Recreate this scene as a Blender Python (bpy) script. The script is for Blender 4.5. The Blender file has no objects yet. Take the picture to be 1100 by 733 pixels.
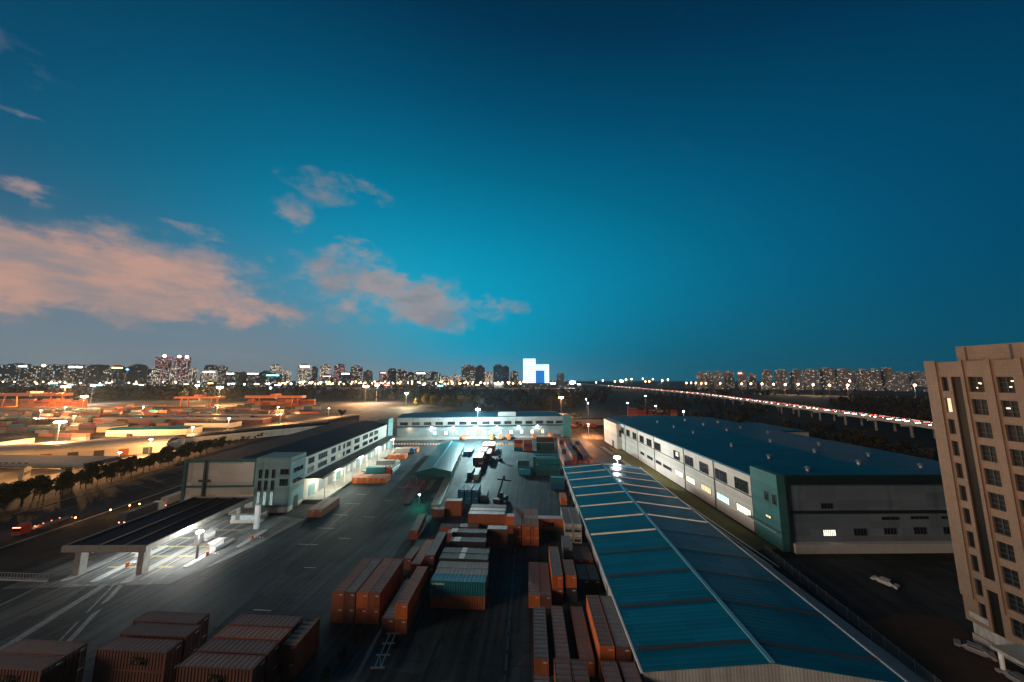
import bpy, math, random
from mathutils import Vector, Matrix
random.seed(7)
R = math.radians
S = bpy.context.scene
col = S.collection

# ------------------------------------------------------------------ colour and material helpers
def lin(r, g, b):
    def f(c):
        c /= 255.0
        return c / 12.92 if c <= 0.04045 else ((c + 0.055) / 1.055) ** 2.4
    return (f(r), f(g), f(b), 1)

class NT:
    """small wrapper to write node expressions"""
    def __init__(self, tree):
        self.t = tree; self.n = tree.nodes; self.l = tree.links
    def node(self, kind, **kw):
        n = self.n.new(kind)
        for k, v in kw.items(): setattr(n, k, v)
        return n
    def put(self, sock, v):
        if isinstance(v, bpy.types.NodeSocket): self.l.new(v, sock)
        else: sock.default_value = v
    def m(self, op, a, b=0.0, c=0.0, clamp=False):
        n = self.node('ShaderNodeMath', operation=op, use_clamp=clamp)
        self.put(n.inputs[0], a); self.put(n.inputs[1], b); self.put(n.inputs[2], c)
        return n.outputs[0]
    def smooth(self, v, lo, hi):
        n = self.node('ShaderNodeMapRange', interpolation_type='SMOOTHSTEP')
        self.put(n.inputs[0], v); self.put(n.inputs[1], lo); self.put(n.inputs[2], hi)
        return n.outputs[0]
    def mix(self, f, a, b, blend='MIX'):
        n = self.node('ShaderNodeMix', data_type='RGBA', blend_type=blend)
        self.put(n.inputs[0], f); self.put(n.inputs[6], a); self.put(n.inputs[7], b)
        return n.outputs[2]
    def noise(self, vec, scale, detail=3.0, rough=0.55):
        n = self.node('ShaderNodeTexNoise')
        if vec is not None: self.put(n.inputs['Vector'], vec)
        n.inputs['Scale'].default_value = scale; n.inputs['Detail'].default_value = detail
        n.inputs['Roughness'].default_value = rough
        return n.outputs['Fac']
    def mapping(self, vec, scale=(1, 1, 1), rot=(0, 0, 0)):
        n = self.node('ShaderNodeMapping')
        self.put(n.inputs[0], vec); n.inputs['Scale'].default_value = scale; n.inputs['Rotation'].default_value = rot
        return n.outputs[0]
    def ramp(self, f, stops):
        n = self.node('ShaderNodeValToRGB')
        e = n.color_ramp.elements
        while len(e) < len(stops): e.new(0.5)
        for el, (p, c) in zip(e, stops): el.position = p; el.color = c
        self.put(n.inputs[0], f)
        return n.outputs[0]

def new_mat(name):
    m = bpy.data.materials.new(name); m.use_nodes = True
    nt = NT(m.node_tree); nt.n.clear()
    out = nt.node('ShaderNodeOutputMaterial')
    return m, nt, out

def surf(name, c, rough=0.7, metal=0.0, var=0.25, scale=0.6, stretch=(1, 1, 1), dirt=None, dirt_amt=0.0, spec=0.4, rnd=0.0, bump=0.0, bscale=3.0, coords='Object'):
    m, nt, out = new_mat(name)
    b = nt.node('ShaderNodeBsdfPrincipled')
    tc = nt.node('ShaderNodeTexCoord').outputs[coords]
    v = nt.mapping(tc, stretch)
    n1 = nt.noise(v, scale, 5, 0.6)
    k = nt.m('MULTIPLY_ADD', n1, 2 * var, 1 - var)
    base = c if len(c) == 4 else (*c, 1)
    colr = nt.mix(1.0, base, nt.mix(k, (0, 0, 0, 1), (1, 1, 1, 1)), 'MULTIPLY')
    vm = nt.node('ShaderNodeVectorMath', operation='SCALE')
    nt.put(vm.inputs[0], base[:3]); nt.put(vm.inputs['Scale'], k)
    colr = vm.outputs[0]
    if rnd:
        oi = nt.node('ShaderNodeObjectInfo').outputs['Random']
        r = nt.m('MULTIPLY_ADD', oi, 2 * rnd, 1 - rnd)
        vm2 = nt.node('ShaderNodeVectorMath', operation='SCALE'); nt.put(vm2.inputs[0], colr); nt.put(vm2.inputs['Scale'], r)
        colr = vm2.outputs[0]
    if dirt:
        n2 = nt.noise(nt.mapping(tc, (1.3, 1.3, 0.5)), scale * 2.7, 6, 0.65)
        f = nt.m('MULTIPLY', nt.smooth(n2, 0.45, 0.7), dirt_amt)
        colr = nt.mix(f, colr, dirt if len(dirt) == 4 else (*dirt, 1))
    nt.put(b.inputs['Base Color'], colr)
    b.inputs['Roughness'].default_value = rough; b.inputs['Metallic'].default_value = metal
    b.inputs['Specular IOR Level'].default_value = spec
    if bump:
        bn = nt.node('ShaderNodeBump'); bn.inputs['Strength'].default_value = bump; bn.inputs['Distance'].default_value = 0.05
        nt.put(bn.inputs['Height'], nt.noise(tc, bscale, 4)); nt.l.new(bn.outputs[0], b.inputs['Normal'])
    nt.l.new(b.outputs[0], out.inputs[0])
    return m

def glow(name, c, strength, sample=False, var=0.0, vscale=0.5):
    m, nt, out = new_mat(name)
    e = nt.node('ShaderNodeEmission'); e.inputs[0].default_value = c if len(c) == 4 else (*c, 1)
    e.inputs[1].default_value = strength
    if var:
        tc = nt.node('ShaderNodeTexCoord').outputs['Object']
        nt.put(e.inputs[1], nt.m('MULTIPLY', nt.m('MULTIPLY_ADD', nt.noise(tc, vscale, 3), 2 * var, 1 - var), strength))
    nt.l.new(e.outputs[0], out.inputs[0])
    if not sample: m.cycles.emission_sampling = 'NONE'
    return m

def ribbed(name, c, axis, period, amt=0.25, rough=0.45, var=0.2, metal=0.0, spec=0.12):
    """sheet metal with ribs along one axis (bump) and weather streaks"""
    m, nt, out = new_mat(name)
    b = nt.node('ShaderNodeBsdfPrincipled')
    tc = nt.node('ShaderNodeTexCoord').outputs['Object']
    sep = nt.node('ShaderNodeSeparateXYZ'); nt.put(sep.inputs[0], tc)
    w = nt.m('SINE', nt.m('MULTIPLY', sep.outputs[axis], 2 * math.pi / period))
    h = nt.smooth(w, -0.3, 0.6)
    st = [0.06, 0.06, 0.06]; st[axis] = 1.0
    n1 = nt.noise(nt.mapping(tc, tuple(st)), 0.6, 5, 0.6)
    n2 = nt.noise(tc, 0.05, 4)
    k = nt.m('ADD', nt.m('MULTIPLY_ADD', n1, 2 * var, 1 - var), nt.m('MULTIPLY_ADD', n2, 0.6, -0.3))
    other = 1 if axis == 0 else 0
    cvp = nt.node('ShaderNodeCombineXYZ'); nt.put(cvp.inputs[0], nt.m('FLOOR', nt.m('DIVIDE', sep.outputs[axis], period * 2.0))); nt.put(cvp.inputs[1], nt.m('FLOOR', nt.m('DIVIDE', sep.outputs[other], 9.0)))
    wnp = nt.node('ShaderNodeTexWhiteNoise'); nt.put(wnp.inputs[0], cvp.outputs[0])
    stp = nt.smooth(nt.noise(nt.mapping(tc, tuple(1.0 if q != axis else 0.12 for q in range(3))), 0.25, 6, 0.7), 0.52, 0.75)
    k = nt.m('MULTIPLY', nt.m('MULTIPLY', k, nt.m('MULTIPLY_ADD', wnp.outputs[0], 0.3, 0.85)), nt.m('MULTIPLY_ADD', stp, -0.3, 1.0))
    vm = nt.node('ShaderNodeVectorMath', operation='SCALE'); nt.put(vm.inputs[0], c[:3]); nt.put(vm.inputs['Scale'], k)
    nt.put(b.inputs['Base Color'], vm.outputs[0])
    b.inputs['Roughness'].default_value = rough; b.inputs['Metallic'].default_value = metal; b.inputs['Specular IOR Level'].default_value = spec
    bn = nt.node('ShaderNodeBump'); bn.inputs['Strength'].default_value = amt; bn.inputs['Distance'].default_value = 0.06
    nt.put(bn.inputs['Height'], h); nt.l.new(bn.outputs[0], b.inputs['Normal'])
    nt.l.new(b.outputs[0], out.inputs[0])
    return m

# ------------------------------------------------------------------ mesh helpers
class MB:
    def __init__(self): self.v = []; self.f = []; self.mi = []
    def quad(self, a, b, c, d, m=0):
        i = len(self.v); self.v += [a, b, c, d]; self.f.append((i, i + 1, i + 2, i + 3)); self.mi.append(m); return self
    def poly(self, pts, m=0):
        i = len(self.v); self.v += list(pts); self.f.append(tuple(range(i, i + len(pts)))); self.mi.append(m); return self
    def box(self, x0, x1, y0, y1, z0, z1, m=0):
        i = len(self.v)
        self.v += [(x0, y0, z0), (x1, y0, z0), (x1, y1, z0), (x0, y1, z0), (x0, y0, z1), (x1, y0, z1), (x1, y1, z1), (x0, y1, z1)]
        for f in ((0, 3, 2, 1), (4, 5, 6, 7), (0, 1, 5, 4), (1, 2, 6, 5), (2, 3, 7, 6), (3, 0, 4, 7)):
            self.f.append(tuple(i + k for k in f)); self.mi.append(m)
        return self
    def prism(self, pts, z0, z1, m=0):
        """vertical prism over a counter-clockwise outline"""
        n = len(pts); i = len(self.v)
        self.v += [(x, y, z0) for x, y in pts] + [(x, y, z1) for x, y in pts]
        self.f.append(tuple(i + k for k in reversed(range(n)))); self.mi.append(m)
        self.f.append(tuple(i + n + k for k in range(n))); self.mi.append(m)
        for k in range(n):
            j = (k + 1) % n
            self.f.append((i + k, i + j, i + n + j, i + n + k)); self.mi.append(m)
        return self
    def tube(self, p, q, r0, r1=None, n=8, m=0):
        r1 = r0 if r1 is None else r1
        p = Vector(p); q = Vector(q); d = (q - p).normalized()
        u = d.orthogonal().normalized(); w = d.cross(u)
        i = len(self.v)
        for c, r in ((p, r0), (q, r1)):
            for k in range(n):
                a = 2 * math.pi * k / n
                self.v.append(tuple(c + u * (r * math.cos(a)) + w * (r * math.sin(a))))
        for k in range(n):
            j = (k + 1) % n
            self.f.append((i + k, i + j, i + n + j, i + n + k)); self.mi.append(m)
        self.f.append(tuple(i + k for k in reversed(range(n)))); self.mi.append(m)
        self.f.append(tuple(i + n + k for k in range(n))); self.mi.append(m)
        return self
    def ball(self, c, r, n=8, m=0, sz=1.0):
        rings = n // 2
        i = len(self.v)
        for a in range(rings + 1):
            t = math.pi * a / rings
            for k in range(n):
                p = 2 * math.pi * k / n
                self.v.append((c[0] + r * math.sin(t) * math.cos(p), c[1] + r * math.sin(t) * math.sin(p), c[2] + sz * r * math.cos(t)))
        for a in range(rings):
            for k in range(n):
                j = (k + 1) % n
                self.f.append((i + a * n + k, i + (a + 1) * n + k, i + (a + 1) * n + j, i + a * n + j)); self.mi.append(m)
        return self
    def mesh(self, name, mats=()):
        me = bpy.data.meshes.new(name); me.from_pydata(self.v, [], self.f)
        for m in mats: me.materials.append(m)
        if len(mats) > 1: me.polygons.foreach_set('material_index', self.mi)
        me.update(); return me
    def build(self, name, mats, parent=None):
        if not isinstance(mats, (list, tuple)): mats = [mats]
        o = bpy.data.objects.new(name, self.mesh(name, mats)); col.objects.link(o)
        if parent: o.parent = parent
        return o

def tag(o, label=None, cat=None, group=None, kind=None):
    if label: o['label'] = label
    if cat: o['category'] = cat
    if group: o['group'] = group
    if kind: o['kind'] = kind
    return o
def thing(name, label, cat, loc=(0, 0, 0), rot=0.0, group=None):
    o = bpy.data.objects.new(name, None); col.objects.link(o); o.empty_display_size = 0.5
    o.location = loc; o.rotation_euler = (0, 0, R(rot))
    return tag(o, label, cat, group)
def copy_tree(o, parent=None):
    c = o.copy(); col.objects.link(c)
    if parent: c.parent = parent
    for ch in list(o.children): copy_tree(ch, c)
    return c
def structure(name, mb, m):
    return tag(mb.build(name, m), kind='structure')
def objmat(o, i, m):
    o.material_slots[i].link = 'OBJECT'; o.material_slots[i].material = m

# ------------------------------------------------------------------ materials
asphalt = None
def ground_mat(name, c1, c2, dirx=0.0, tracks=0.35, scale=0.12, rough=0.65):
    m, nt, out = new_mat(name)
    b = nt.node('ShaderNodeBsdfPrincipled')
    tc = nt.node('ShaderNodeTexCoord').outputs['Object']
    n1 = nt.noise(nt.mapping(tc, (1, 1, 1)), scale, 6, 0.6)
    n2 = nt.noise(nt.mapping(nt.mapping(tc, (1, 1, 1), (0, 0, dirx)), (0.9, 0.035, 1)), 0.8, 4, 0.55)
    n3 = nt.noise(tc, 1.9, 4, 0.7)
    br = nt.node('ShaderNodeTexBrick'); nt.put(br.inputs['Vector'], tc)
    br.inputs['Scale'].default_value = 0.2; br.inputs['Mortar Size'].default_value = 0.022; br.inputs['Brick Width'].default_value = 1.0; br.inputs['Row Height'].default_value = 1.0; br.offset = 0.0
    br.inputs['Color1'].default_value = (1, 1, 1, 1); br.inputs['Color2'].default_value = (0.86, 0.86, 0.86, 1); br.inputs['Mortar'].default_value = (0.6, 0.6, 0.6, 1)
    vo = nt.node('ShaderNodeTexVoronoi', distance='CHEBYCHEV'); nt.put(vo.inputs['Vector'], nt.mapping(tc, (1, 0.55, 1), (0, 0, 0.06))); vo.inputs['Scale'].default_value = 0.085
    sv = nt.node('ShaderNodeSeparateColor'); nt.put(sv.inputs[0], vo.outputs['Color'])
    stain = nt.smooth(nt.noise(nt.mapping(tc, (1, 0.6, 1)), 0.33, 5, 0.7), 0.56, 0.7)
    c0 = nt.mix(nt.smooth(n1, 0.3, 0.7), c1, c2)
    vs_ = nt.node('ShaderNodeVectorMath', operation='SCALE'); nt.put(vs_.inputs[0], c0)
    nt.put(vs_.inputs['Scale'], nt.m('MULTIPLY', nt.m('MULTIPLY_ADD', sv.outputs[0], 0.55, 0.72), nt.m('MULTIPLY_ADD', stain, -0.5, 1.0)))
    colr = vs_.outputs[0]
    tr = nt.m('MULTIPLY_ADD', nt.smooth(n2, 0.35, 0.68), -tracks, 1.0)
    fine = nt.m('MULTIPLY_ADD', n3, 0.5, 0.75)
    vm = nt.node('ShaderNodeVectorMath', operation='SCALE'); nt.put(vm.inputs[0], colr); nt.put(vm.inputs['Scale'], nt.m('MULTIPLY', tr, fine))
    colr = nt.mix(0.8, vm.outputs[0], br.outputs[0], 'MULTIPLY')
    nt.put(b.inputs['Base Color'], colr)
    nt.put(b.inputs['Roughness'], nt.m('MULTIPLY_ADD', n1, 0.35, rough)); b.inputs['Specular IOR Level'].default_value = 0.12
    nt.l.new(b.outputs[0], out.inputs[0])
    return m

M = {}
M['land'] = ground_mat('land', (0.022, 0.024, 0.02, 1), (0.045, 0.042, 0.032, 1), 0, 0.2, 0.01)
M['yard'] = ground_mat('yard concrete', (0.045, 0.066, 0.074, 1), (0.09, 0.112, 0.118, 1), 0.05, 0.45, 0.05, 0.5)
M['apron'] = ground_mat('apron asphalt', (0.058, 0.068, 0.068, 1), (0.125, 0.13, 0.12, 1), 0.07, 0.6, 0.06, 0.5)
M['depot'] = ground_mat('depot concrete', (0.075, 0.068, 0.06, 1), (0.15, 0.13, 0.11, 1), 0.2, 0.35, 0.02)
M['street'] = ground_mat('street asphalt', (0.045, 0.045, 0.045, 1), (0.07, 0.07, 0.068, 1), 0.07, 0.4, 0.08)
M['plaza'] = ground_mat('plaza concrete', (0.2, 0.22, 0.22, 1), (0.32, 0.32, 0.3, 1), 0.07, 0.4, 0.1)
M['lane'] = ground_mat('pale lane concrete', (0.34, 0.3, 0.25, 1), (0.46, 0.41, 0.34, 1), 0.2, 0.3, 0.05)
M['fore'] = ground_mat('forecourt asphalt', (0.035, 0.042, 0.048, 1), (0.06, 0.068, 0.074, 1), 0.07, 0.3, 0.05)
M['patch'] = surf('bitumen repair patch', (0.03, 0.034, 0.036), 0.8, var=0.3, scale=1.5)
M['patchpale'] = surf('concrete repair patch', (0.15, 0.155, 0.15), 0.85, var=0.3, scale=1.0)
M['soil'] = surf('bare soil', (0.06, 0.035, 0.02), 0.9, var=0.5, scale=0.5, bump=0.6)
M['grass'] = surf('verge grass', (0.13, 0.11, 0.03), 0.9, var=0.6, scale=1.2, bump=0.8)
M['kerb'] = surf('kerb concrete', (0.45, 0.45, 0.44), 0.8, var=0.2)
M['kerbworn'] = surf('worn kerb strip', (0.24, 0.25, 0.25), 0.8, var=0.5, scale=0.5, dirt=(0.09, 0.09, 0.09), dirt_amt=0.8)
M['paint'] = surf('road paint', (0.7, 0.7, 0.66), 0.6, var=0.3, scale=3)
M['yellow'] = surf('yellow paint', (0.42, 0.34, 0.16), 0.6, var=0.3, scale=3)
M['conc'] = surf('weathered concrete', (0.34, 0.32, 0.29), 0.85, var=0.25, scale=0.35, dirt=(0.12, 0.11, 0.1), dirt_amt=0.5)
M['cream'] = ribbed('cream wall panel', (0.62, 0.56, 0.48, 1), 2, 1.1, 0.15, 0.6, 0.12)
M['pale'] = ribbed('pale wall panel', (0.56, 0.53, 0.48, 1), 2, 1.0, 0.15, 0.6, 0.12)
M['greyp'] = ribbed('grey wall panel', (0.145, 0.19, 0.225, 1), 2, 1.0, 0.15, 0.6, 0.12)
M['bbwall'] = ribbed('beige wall panel', (0.27, 0.25, 0.24, 1), 2, 1.0, 0.15, 0.6, 0.2)
M['bblow'] = ribbed('bay wall panel', (0.19, 0.22, 0.225, 1), 2, 1.0, 0.15, 0.6, 0.2)
M['teal'] = ribbed('teal cladding', (0.05, 0.16, 0.16, 1), 2, 0.8, 0.2, 0.5, 0.15)
M['tealpale'] = ribbed('pale teal cladding', (0.19, 0.3, 0.3, 1), 2, 0.9, 0.15, 0.55, 0.12)
M['darkband'] = surf('dark green trim', (0.012, 0.03, 0.03), 0.5, var=0.2)
M['blueroof'] = ribbed('blue sheet roof', (0.003, 0.095, 0.16, 1), 1, 1.0, 0.25, 0.5, 0.18)
M['shedroof'] = ribbed('teal blue sheet roof', (0.004, 0.16, 0.25, 1), 1, 0.9, 0.35, 0.38, 0.18)
M['greenroof'] = ribbed('green sheet roof', (0.003, 0.095, 0.105, 1), 1, 0.9, 0.3, 0.4, 0.18)
M['navyroof'] = ribbed('navy sheet roof', (0.006, 0.014, 0.024, 1), 0, 1.0, 0.2, 0.7, 0.18)
M['greyroof'] = ribbed('pale curved roof sheet', (0.5, 0.46, 0.42, 1), 0, 1.2, 0.2, 0.5, 0.12)
M['skylight'] = surf('roof light strip', (0.06, 0.055, 0.05), 0.3, var=0.4, scale=0.8)
M['ridge'] = surf('ridge capping', (0.16, 0.42, 0.5), 0.35, var=0.15)
M['white'] = surf('white paint', (0.75, 0.75, 0.74), 0.5, var=0.12)
M['steel'] = surf('galvanised steel', (0.32, 0.33, 0.34), 0.45, metal=0.6, var=0.2)
M['dark'] = surf('dark steel', (0.025, 0.026, 0.028), 0.5, var=0.2)
M['black'] = surf('black rubber', (0.012, 0.012, 0.012), 0.8, var=0.2)
M['glass'] = surf('dark window glass', (0.012, 0.016, 0.02), 0.08, var=0.3, scale=0.8, spec=0.7)
M['frame'] = surf('window frame', (0.05, 0.055, 0.06), 0.5, var=0.1)
M['red'] = surf('red paint', (0.4, 0.025, 0.02), 0.5, var=0.2)
M['orange'] = surf('crane orange paint', (0.75, 0.19, 0.04), 0.5, var=0.2)
M['tile'] = None
M['lit_white'] = glow('lit window white', (1.0, 0.95, 0.8), 1.6, var=0.4, vscale=0.9)
M['lit_cyan'] = glow('lit window cyan', (0.65, 1.0, 0.95), 1.7, var=0.4, vscale=0.9)
M['dim_cyan'] = glow('dim stairwell light', (0.75, 1.0, 0.95), 0.45, var=0.6, vscale=0.9)
M['dim_white'] = glow('dim booth light', (1.0, 0.97, 0.9), 0.8, var=0.4, vscale=2.0)
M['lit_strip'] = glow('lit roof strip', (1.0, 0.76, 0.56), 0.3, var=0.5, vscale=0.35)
M['lit_warm'] = glow('lit window warm', (1.0, 0.75, 0.42), 1.4, var=0.5, vscale=0.9)
M['lamp_warm'] = glow('sodium lamp glass', (1.0, 0.62, 0.32), 60)
M['lamp_white'] = glow('white lamp glass', (0.95, 1.0, 1.0), 120)
M['lamp_orange'] = glow('deep orange lamp glass', (1.0, 0.42, 0.18), 110)
M['lamp_green'] = glow('green lamp glass', (0.05, 1.0, 0.72), 90)
M['amber'] = glow('amber lamp glass', (1.0, 0.5, 0.16), 14)
M['street_lamp'] = glow('street lamp glass', (1.0, 0.5, 0.2), 30)
M['lamp_blue'] = glow('blue white lamp glass', (0.45, 0.9, 1.0), 16)
M['head'] = glow('headlight glass', (1.0, 0.88, 0.74), 40)
M['tail'] = glow('tail light glass', (1.0, 0.09, 0.06), 22)
M['trunk'] = surf('bark', (0.06, 0.045, 0.032), 0.9, var=0.3)
def leaf_mat(name, c1, c2):
    m, nt, out = new_mat(name)
    b = nt.node('ShaderNodeBsdfPrincipled'); b.inputs['Roughness'].default_value = 0.7; b.inputs['Specular IOR Level'].default_value = 0.2
    tc = nt.node('ShaderNodeTexCoord').outputs['Object']
    n1 = nt.noise(tc, 0.9, 4, 0.7); n2 = nt.noise(tc, 0.06, 3)
    f = nt.smooth(nt.m('ADD', nt.m('MULTIPLY', n1, 0.6), nt.m('MULTIPLY', n2, 0.5)), 0.35, 0.75)
    nt.put(b.inputs['Base Color'], nt.mix(f, c1, c2))
    nt.l.new(b.outputs[0], out.inputs[0]); return m
M['leaf'] = leaf_mat('leaf green', (0.03, 0.045, 0.015, 1), (0.13, 0.13, 0.04, 1))
M['leafdark'] = leaf_mat('wood foliage', (0.012, 0.014, 0.008, 1), (0.045, 0.035, 0.018, 1))
M['leafgold'] = leaf_mat('yellow and lamplit foliage', (0.10, 0.07, 0.01, 1), (0.30, 0.2, 0.03, 1))  # mast trees: lamplight put into the leaf colour; the shrub is truly yellow

CC = dict(brown=(0.2, 0.085, 0.062), orange=(0.66, 0.17, 0.05), rust=(0.38, 0.12, 0.055), maroon=(0.16, 0.045, 0.045), grey=(0.2, 0.2, 0.21),
          dark=(0.05, 0.055, 0.062), white=(0.62, 0.6, 0.56), teal=(0.015, 0.17, 0.2), blue=(0.015, 0.12, 0.26), green=(0.02, 0.09, 0.085), red=(0.33, 0.045, 0.03), tarp=(0.3, 0.3, 0.3), sky=(0.03, 0.3, 0.45))
for k, c in CC.items():
    M['c_' + k] = surf('container paint ' + k, c, 0.55, var=0.22, scale=0.45, stretch=(1, 1, 0.5), dirt=tuple(0.45 * x + 0.02 for x in c), dirt_amt=0.55, rnd=0.16)
def dusty(k): 
    c = CC[k]
    if k in ('sky', 'teal', 'blue'): return c
    return tuple(0.55 * a + 0.45 * b for a, b in zip(c, (0.26, 0.22, 0.205)))
for k in CC:
    M['r_' + k] = surf('container roof ' + k, dusty(k), 0.7, var=0.3, scale=0.35, dirt=(0.15, 0.13, 0.125), dirt_amt=0.6, rnd=0.16)
M['r_pale'] = surf('container roof pale', (0.7, 0.66, 0.64), 0.6, var=0.2, scale=0.35, dirt=(0.25, 0.22, 0.2), dirt_amt=0.4, rnd=0.1)  # roofs: lamplight put into the colour; roof bands are truly white
M['r_lav'] = surf('container roof lavender', (0.42, 0.40, 0.5), 0.6, var=0.2, scale=0.35, dirt=(0.25, 0.22, 0.2), dirt_amt=0.4, rnd=0.1)

def tower_mat(name, wall, frac, warm, cool, strength, wallglow=0.0, cu=5.0, cz=4.2):
    m, nt, out = new_mat(name)
    b = nt.node('ShaderNodeBsdfPrincipled'); b.inputs['Roughness'].default_value = 0.5
    tc = nt.node('ShaderNodeTexCoord').outputs['Object']
    sep = nt.node('ShaderNodeSeparateXYZ'); nt.put(sep.inputs[0], tc)
    u = nt.m('DIVIDE', nt.m('ADD', sep.outputs[0], nt.m('MULTIPLY', sep.outputs[1], 1.0)), cu)
    z = nt.m('DIVIDE', sep.outputs[2], cz)
    fu, fz = nt.m('FRACT', u), nt.m('FRACT', z)
    inside = nt.m('MULTIPLY', nt.m('MULTIPLY', nt.m('GREATER_THAN', fu, 0.22), nt.m('LESS_THAN', fu, 0.82)), nt.m('MULTIPLY', nt.m('GREATER_THAN', fz, 0.25), nt.m('LESS_THAN', fz, 0.8)))
    cv = nt.node('ShaderNodeCombineXYZ'); nt.put(cv.inputs[0], nt.m('FLOOR', u)); nt.put(cv.inputs[1], nt.m('FLOOR', z))
    nt.put(cv.inputs[2], nt.m('MULTIPLY', nt.node('ShaderNodeObjectInfo').outputs['Random'], 97.0))
    wn = nt.node('ShaderNodeTexWhiteNoise'); nt.put(wn.inputs[0], cv.outputs[0])
    cl = nt.noise(tc, 0.03, 2)
    lit = nt.m('LESS_THAN', wn.outputs[0], nt.m('MULTIPLY', cl, 2 * frac))
    sp = nt.node('ShaderNodeSeparateColor'); nt.put(sp.inputs[0], wn.outputs[1])
    ec = nt.mix(nt.m('GREATER_THAN', sp.outputs[1], 0.55), warm, cool)
    wc = nt.mix(inside, wall, (0.02, 0.025, 0.03, 1))
    nt.put(b.inputs['Base Color'], wc)
    nt.put(b.inputs['Emission Color'], ec)
    nt.put(b.inputs['Emission Strength'], nt.m('MULTIPLY', nt.m('MULTIPLY', lit, inside), nt.m('MULTIPLY', nt.m('MULTIPLY_ADD', sp.outputs[2], 1.2, 0.4), strength)))
    nt.l.new(b.outputs[0], out.inputs[0]); m.cycles.emission_sampling = 'NONE'
    return m
WARM = (1.0, 0.72, 0.45, 1); COOL = (0.6, 0.95, 1.0, 1); WHITE = (1, 0.93, 0.85, 1); REDC = (1.0, 0.3, 0.28, 1)
TM = dict(cool=tower_mat('tower cool lights', (0.03, 0.045, 0.055, 1), 0.24, WARM, COOL, 0.9, cu=8.0, cz=6.5),
          warm=tower_mat('tower warm lights', (0.05, 0.05, 0.055, 1), 0.28, WARM, WHITE, 1.0, cu=8.0, cz=6.5),
          dim=tower_mat('tower few lights', (0.05, 0.055, 0.06, 1), 0.12, WARM, COOL, 0.7, cu=8.0, cz=6.5),
          dark=tower_mat('tower unlit', (0.035, 0.06, 0.065, 1), 0.03, WARM, COOL, 1.0),
          pale=tower_mat('tower bright lights', (0.25, 0.2, 0.17, 1), 0.6, WHITE, WARM, 1.3, cu=8.0, cz=6.5),
          red=tower_mat('tower red lights', (0.12, 0.07, 0.07, 1), 0.45, REDC, WHITE, 1.1, cu=8.0, cz=6.5),
          blue=tower_mat('tower blue glass', (0.03, 0.12, 0.22, 1), 0.04, WARM, COOL, 1.0),
          apart=tower_mat('apartment lights', (0.14, 0.12, 0.115, 1), 0.11, WARM, WHITE, 1.1, cu=4.0, cz=3.1))
TOWERS=[(-3219, 1729, 88, 127, 'cool'), (-3306, 1825, 93, 140, 'cool'), (-3062, 1738, 75, 118, 'cool'), (-3224, 1879, 95, 127, 'dim'), (-2912, 1746, 69, 130, 'cool'), (-2972, 1823, 65, 130, 'cool'), (-2789, 1753, 75, 130, 'cool'), (-2861, 1849, 79, 122, 'cool'), (-2648, 1760, 81, 130, 'dim'), (-2587, 1763, 37, 90, 'warm'), (-2663, 1859, 65, 128, 'dim'), (-2656, 1910, 60, 118, 'warm'), (-2404, 1773, 74, 130, 'dark'), (-2466, 1870, 52, 104, 'cool'), (-2295, 1779, 43, 107, 'pale'), (-2726, 2157, 89, 220, 'red'), (-2417, 1973, 34, 119, 'pale'), (-2671, 2210, 46, 220, 'red'), (-2613, 2213, 45, 216, 'red'), (-2171, 1886, 38, 110, 'pale'), (-1964, 1797, 73, 96, 'pale'), (-2368, 2176, 74, 143, 'dim'), (-2188, 2085, 63, 136, 'warm'), (-1879, 1851, 50, 85, 'cool'), (-1885, 1901, 38, 86, 'dark'), (-1846, 1903, 32, 86, 'dark'), (-1735, 1859, 80, 85, 'warm'), (-1659, 1863, 55, 91, 'dim'), (-1841, 2154, 71, 145, 'pale'), (-1487, 1722, 85, 72, 'cool'), (-1567, 1918, 50, 98, 'pale'), (-1594, 2117, 83, 146, 'pale'), (-1561, 2169, 42, 131, 'dim'), (-1448, 2125, 69, 142, 'pale'), (-1172, 1739, 62, 66, 'cool'), (-1379, 2179, 70, 148, 'red'), (-1094, 1794, 63, 83, 'dim'), (-1225, 2137, 75, 136, 'warm'), (-1039, 1947, 56, 98, 'dim'), (-940, 1952, 49, 92, 'red'), (-930, 2053, 52, 113, 'dim'), (-823, 1959, 68, 104, 'warm'), (-743, 1913, 54, 85, 'warm'), (-661, 1867, 76, 87, 'warm'), (-583, 1871, 81, 84, 'cool'), (-498, 1826, 62, 61, 'pale'), (-434, 1829, 56, 67, 'pale'), (-350, 1784, 82, 123, 'warm'), (-287, 1817, 56, 121, 'dark'), (-256, 1989, 55, 86, 'pale'), (-176, 1793, 60, 126, 'blue'), (-134, 1845, 34, 122, 'blue'), (-93, 1998, 54, 92, 'warm'), (174, 1712, 41, 75, 'dim'), (750, 1393, 36, 76, 'apart'), (827, 1467, 37, 76, 'apart'), (826, 1397, 39, 78, 'apart'), (905, 1451, 45, 79, 'apart'), (929, 1402, 35, 78, 'apart'), (1045, 1509, 38, 67, 'apart'), (1016, 1377, 42, 82, 'apart'), (1060, 1359, 49, 83, 'apart'), (1123, 1363, 49, 85, 'apart'), (1167, 1345, 55, 85, 'apart'), (1233, 1348, 55, 90, 'apart'), (1280, 1331, 58, 86, 'apart'), (1477, 1482, 36, 75, 'apart'), (1349, 1325, 43, 82, 'apart'), (1374, 1306, 38, 83, 'apart'), (1422, 1309, 45, 89, 'apart'), (2042, 1813, 67, 81, 'apart'), (2132, 1818, 81, 81, 'apart'), (2226, 1823, 67, 81, 'apart')]
HBUILD=[(-26.6, 33.5, 25.5, 142.5), (34.3, 99.2, 85.8, 115.1), (76.7, 98.3, 25.5, 85.8)]
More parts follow.
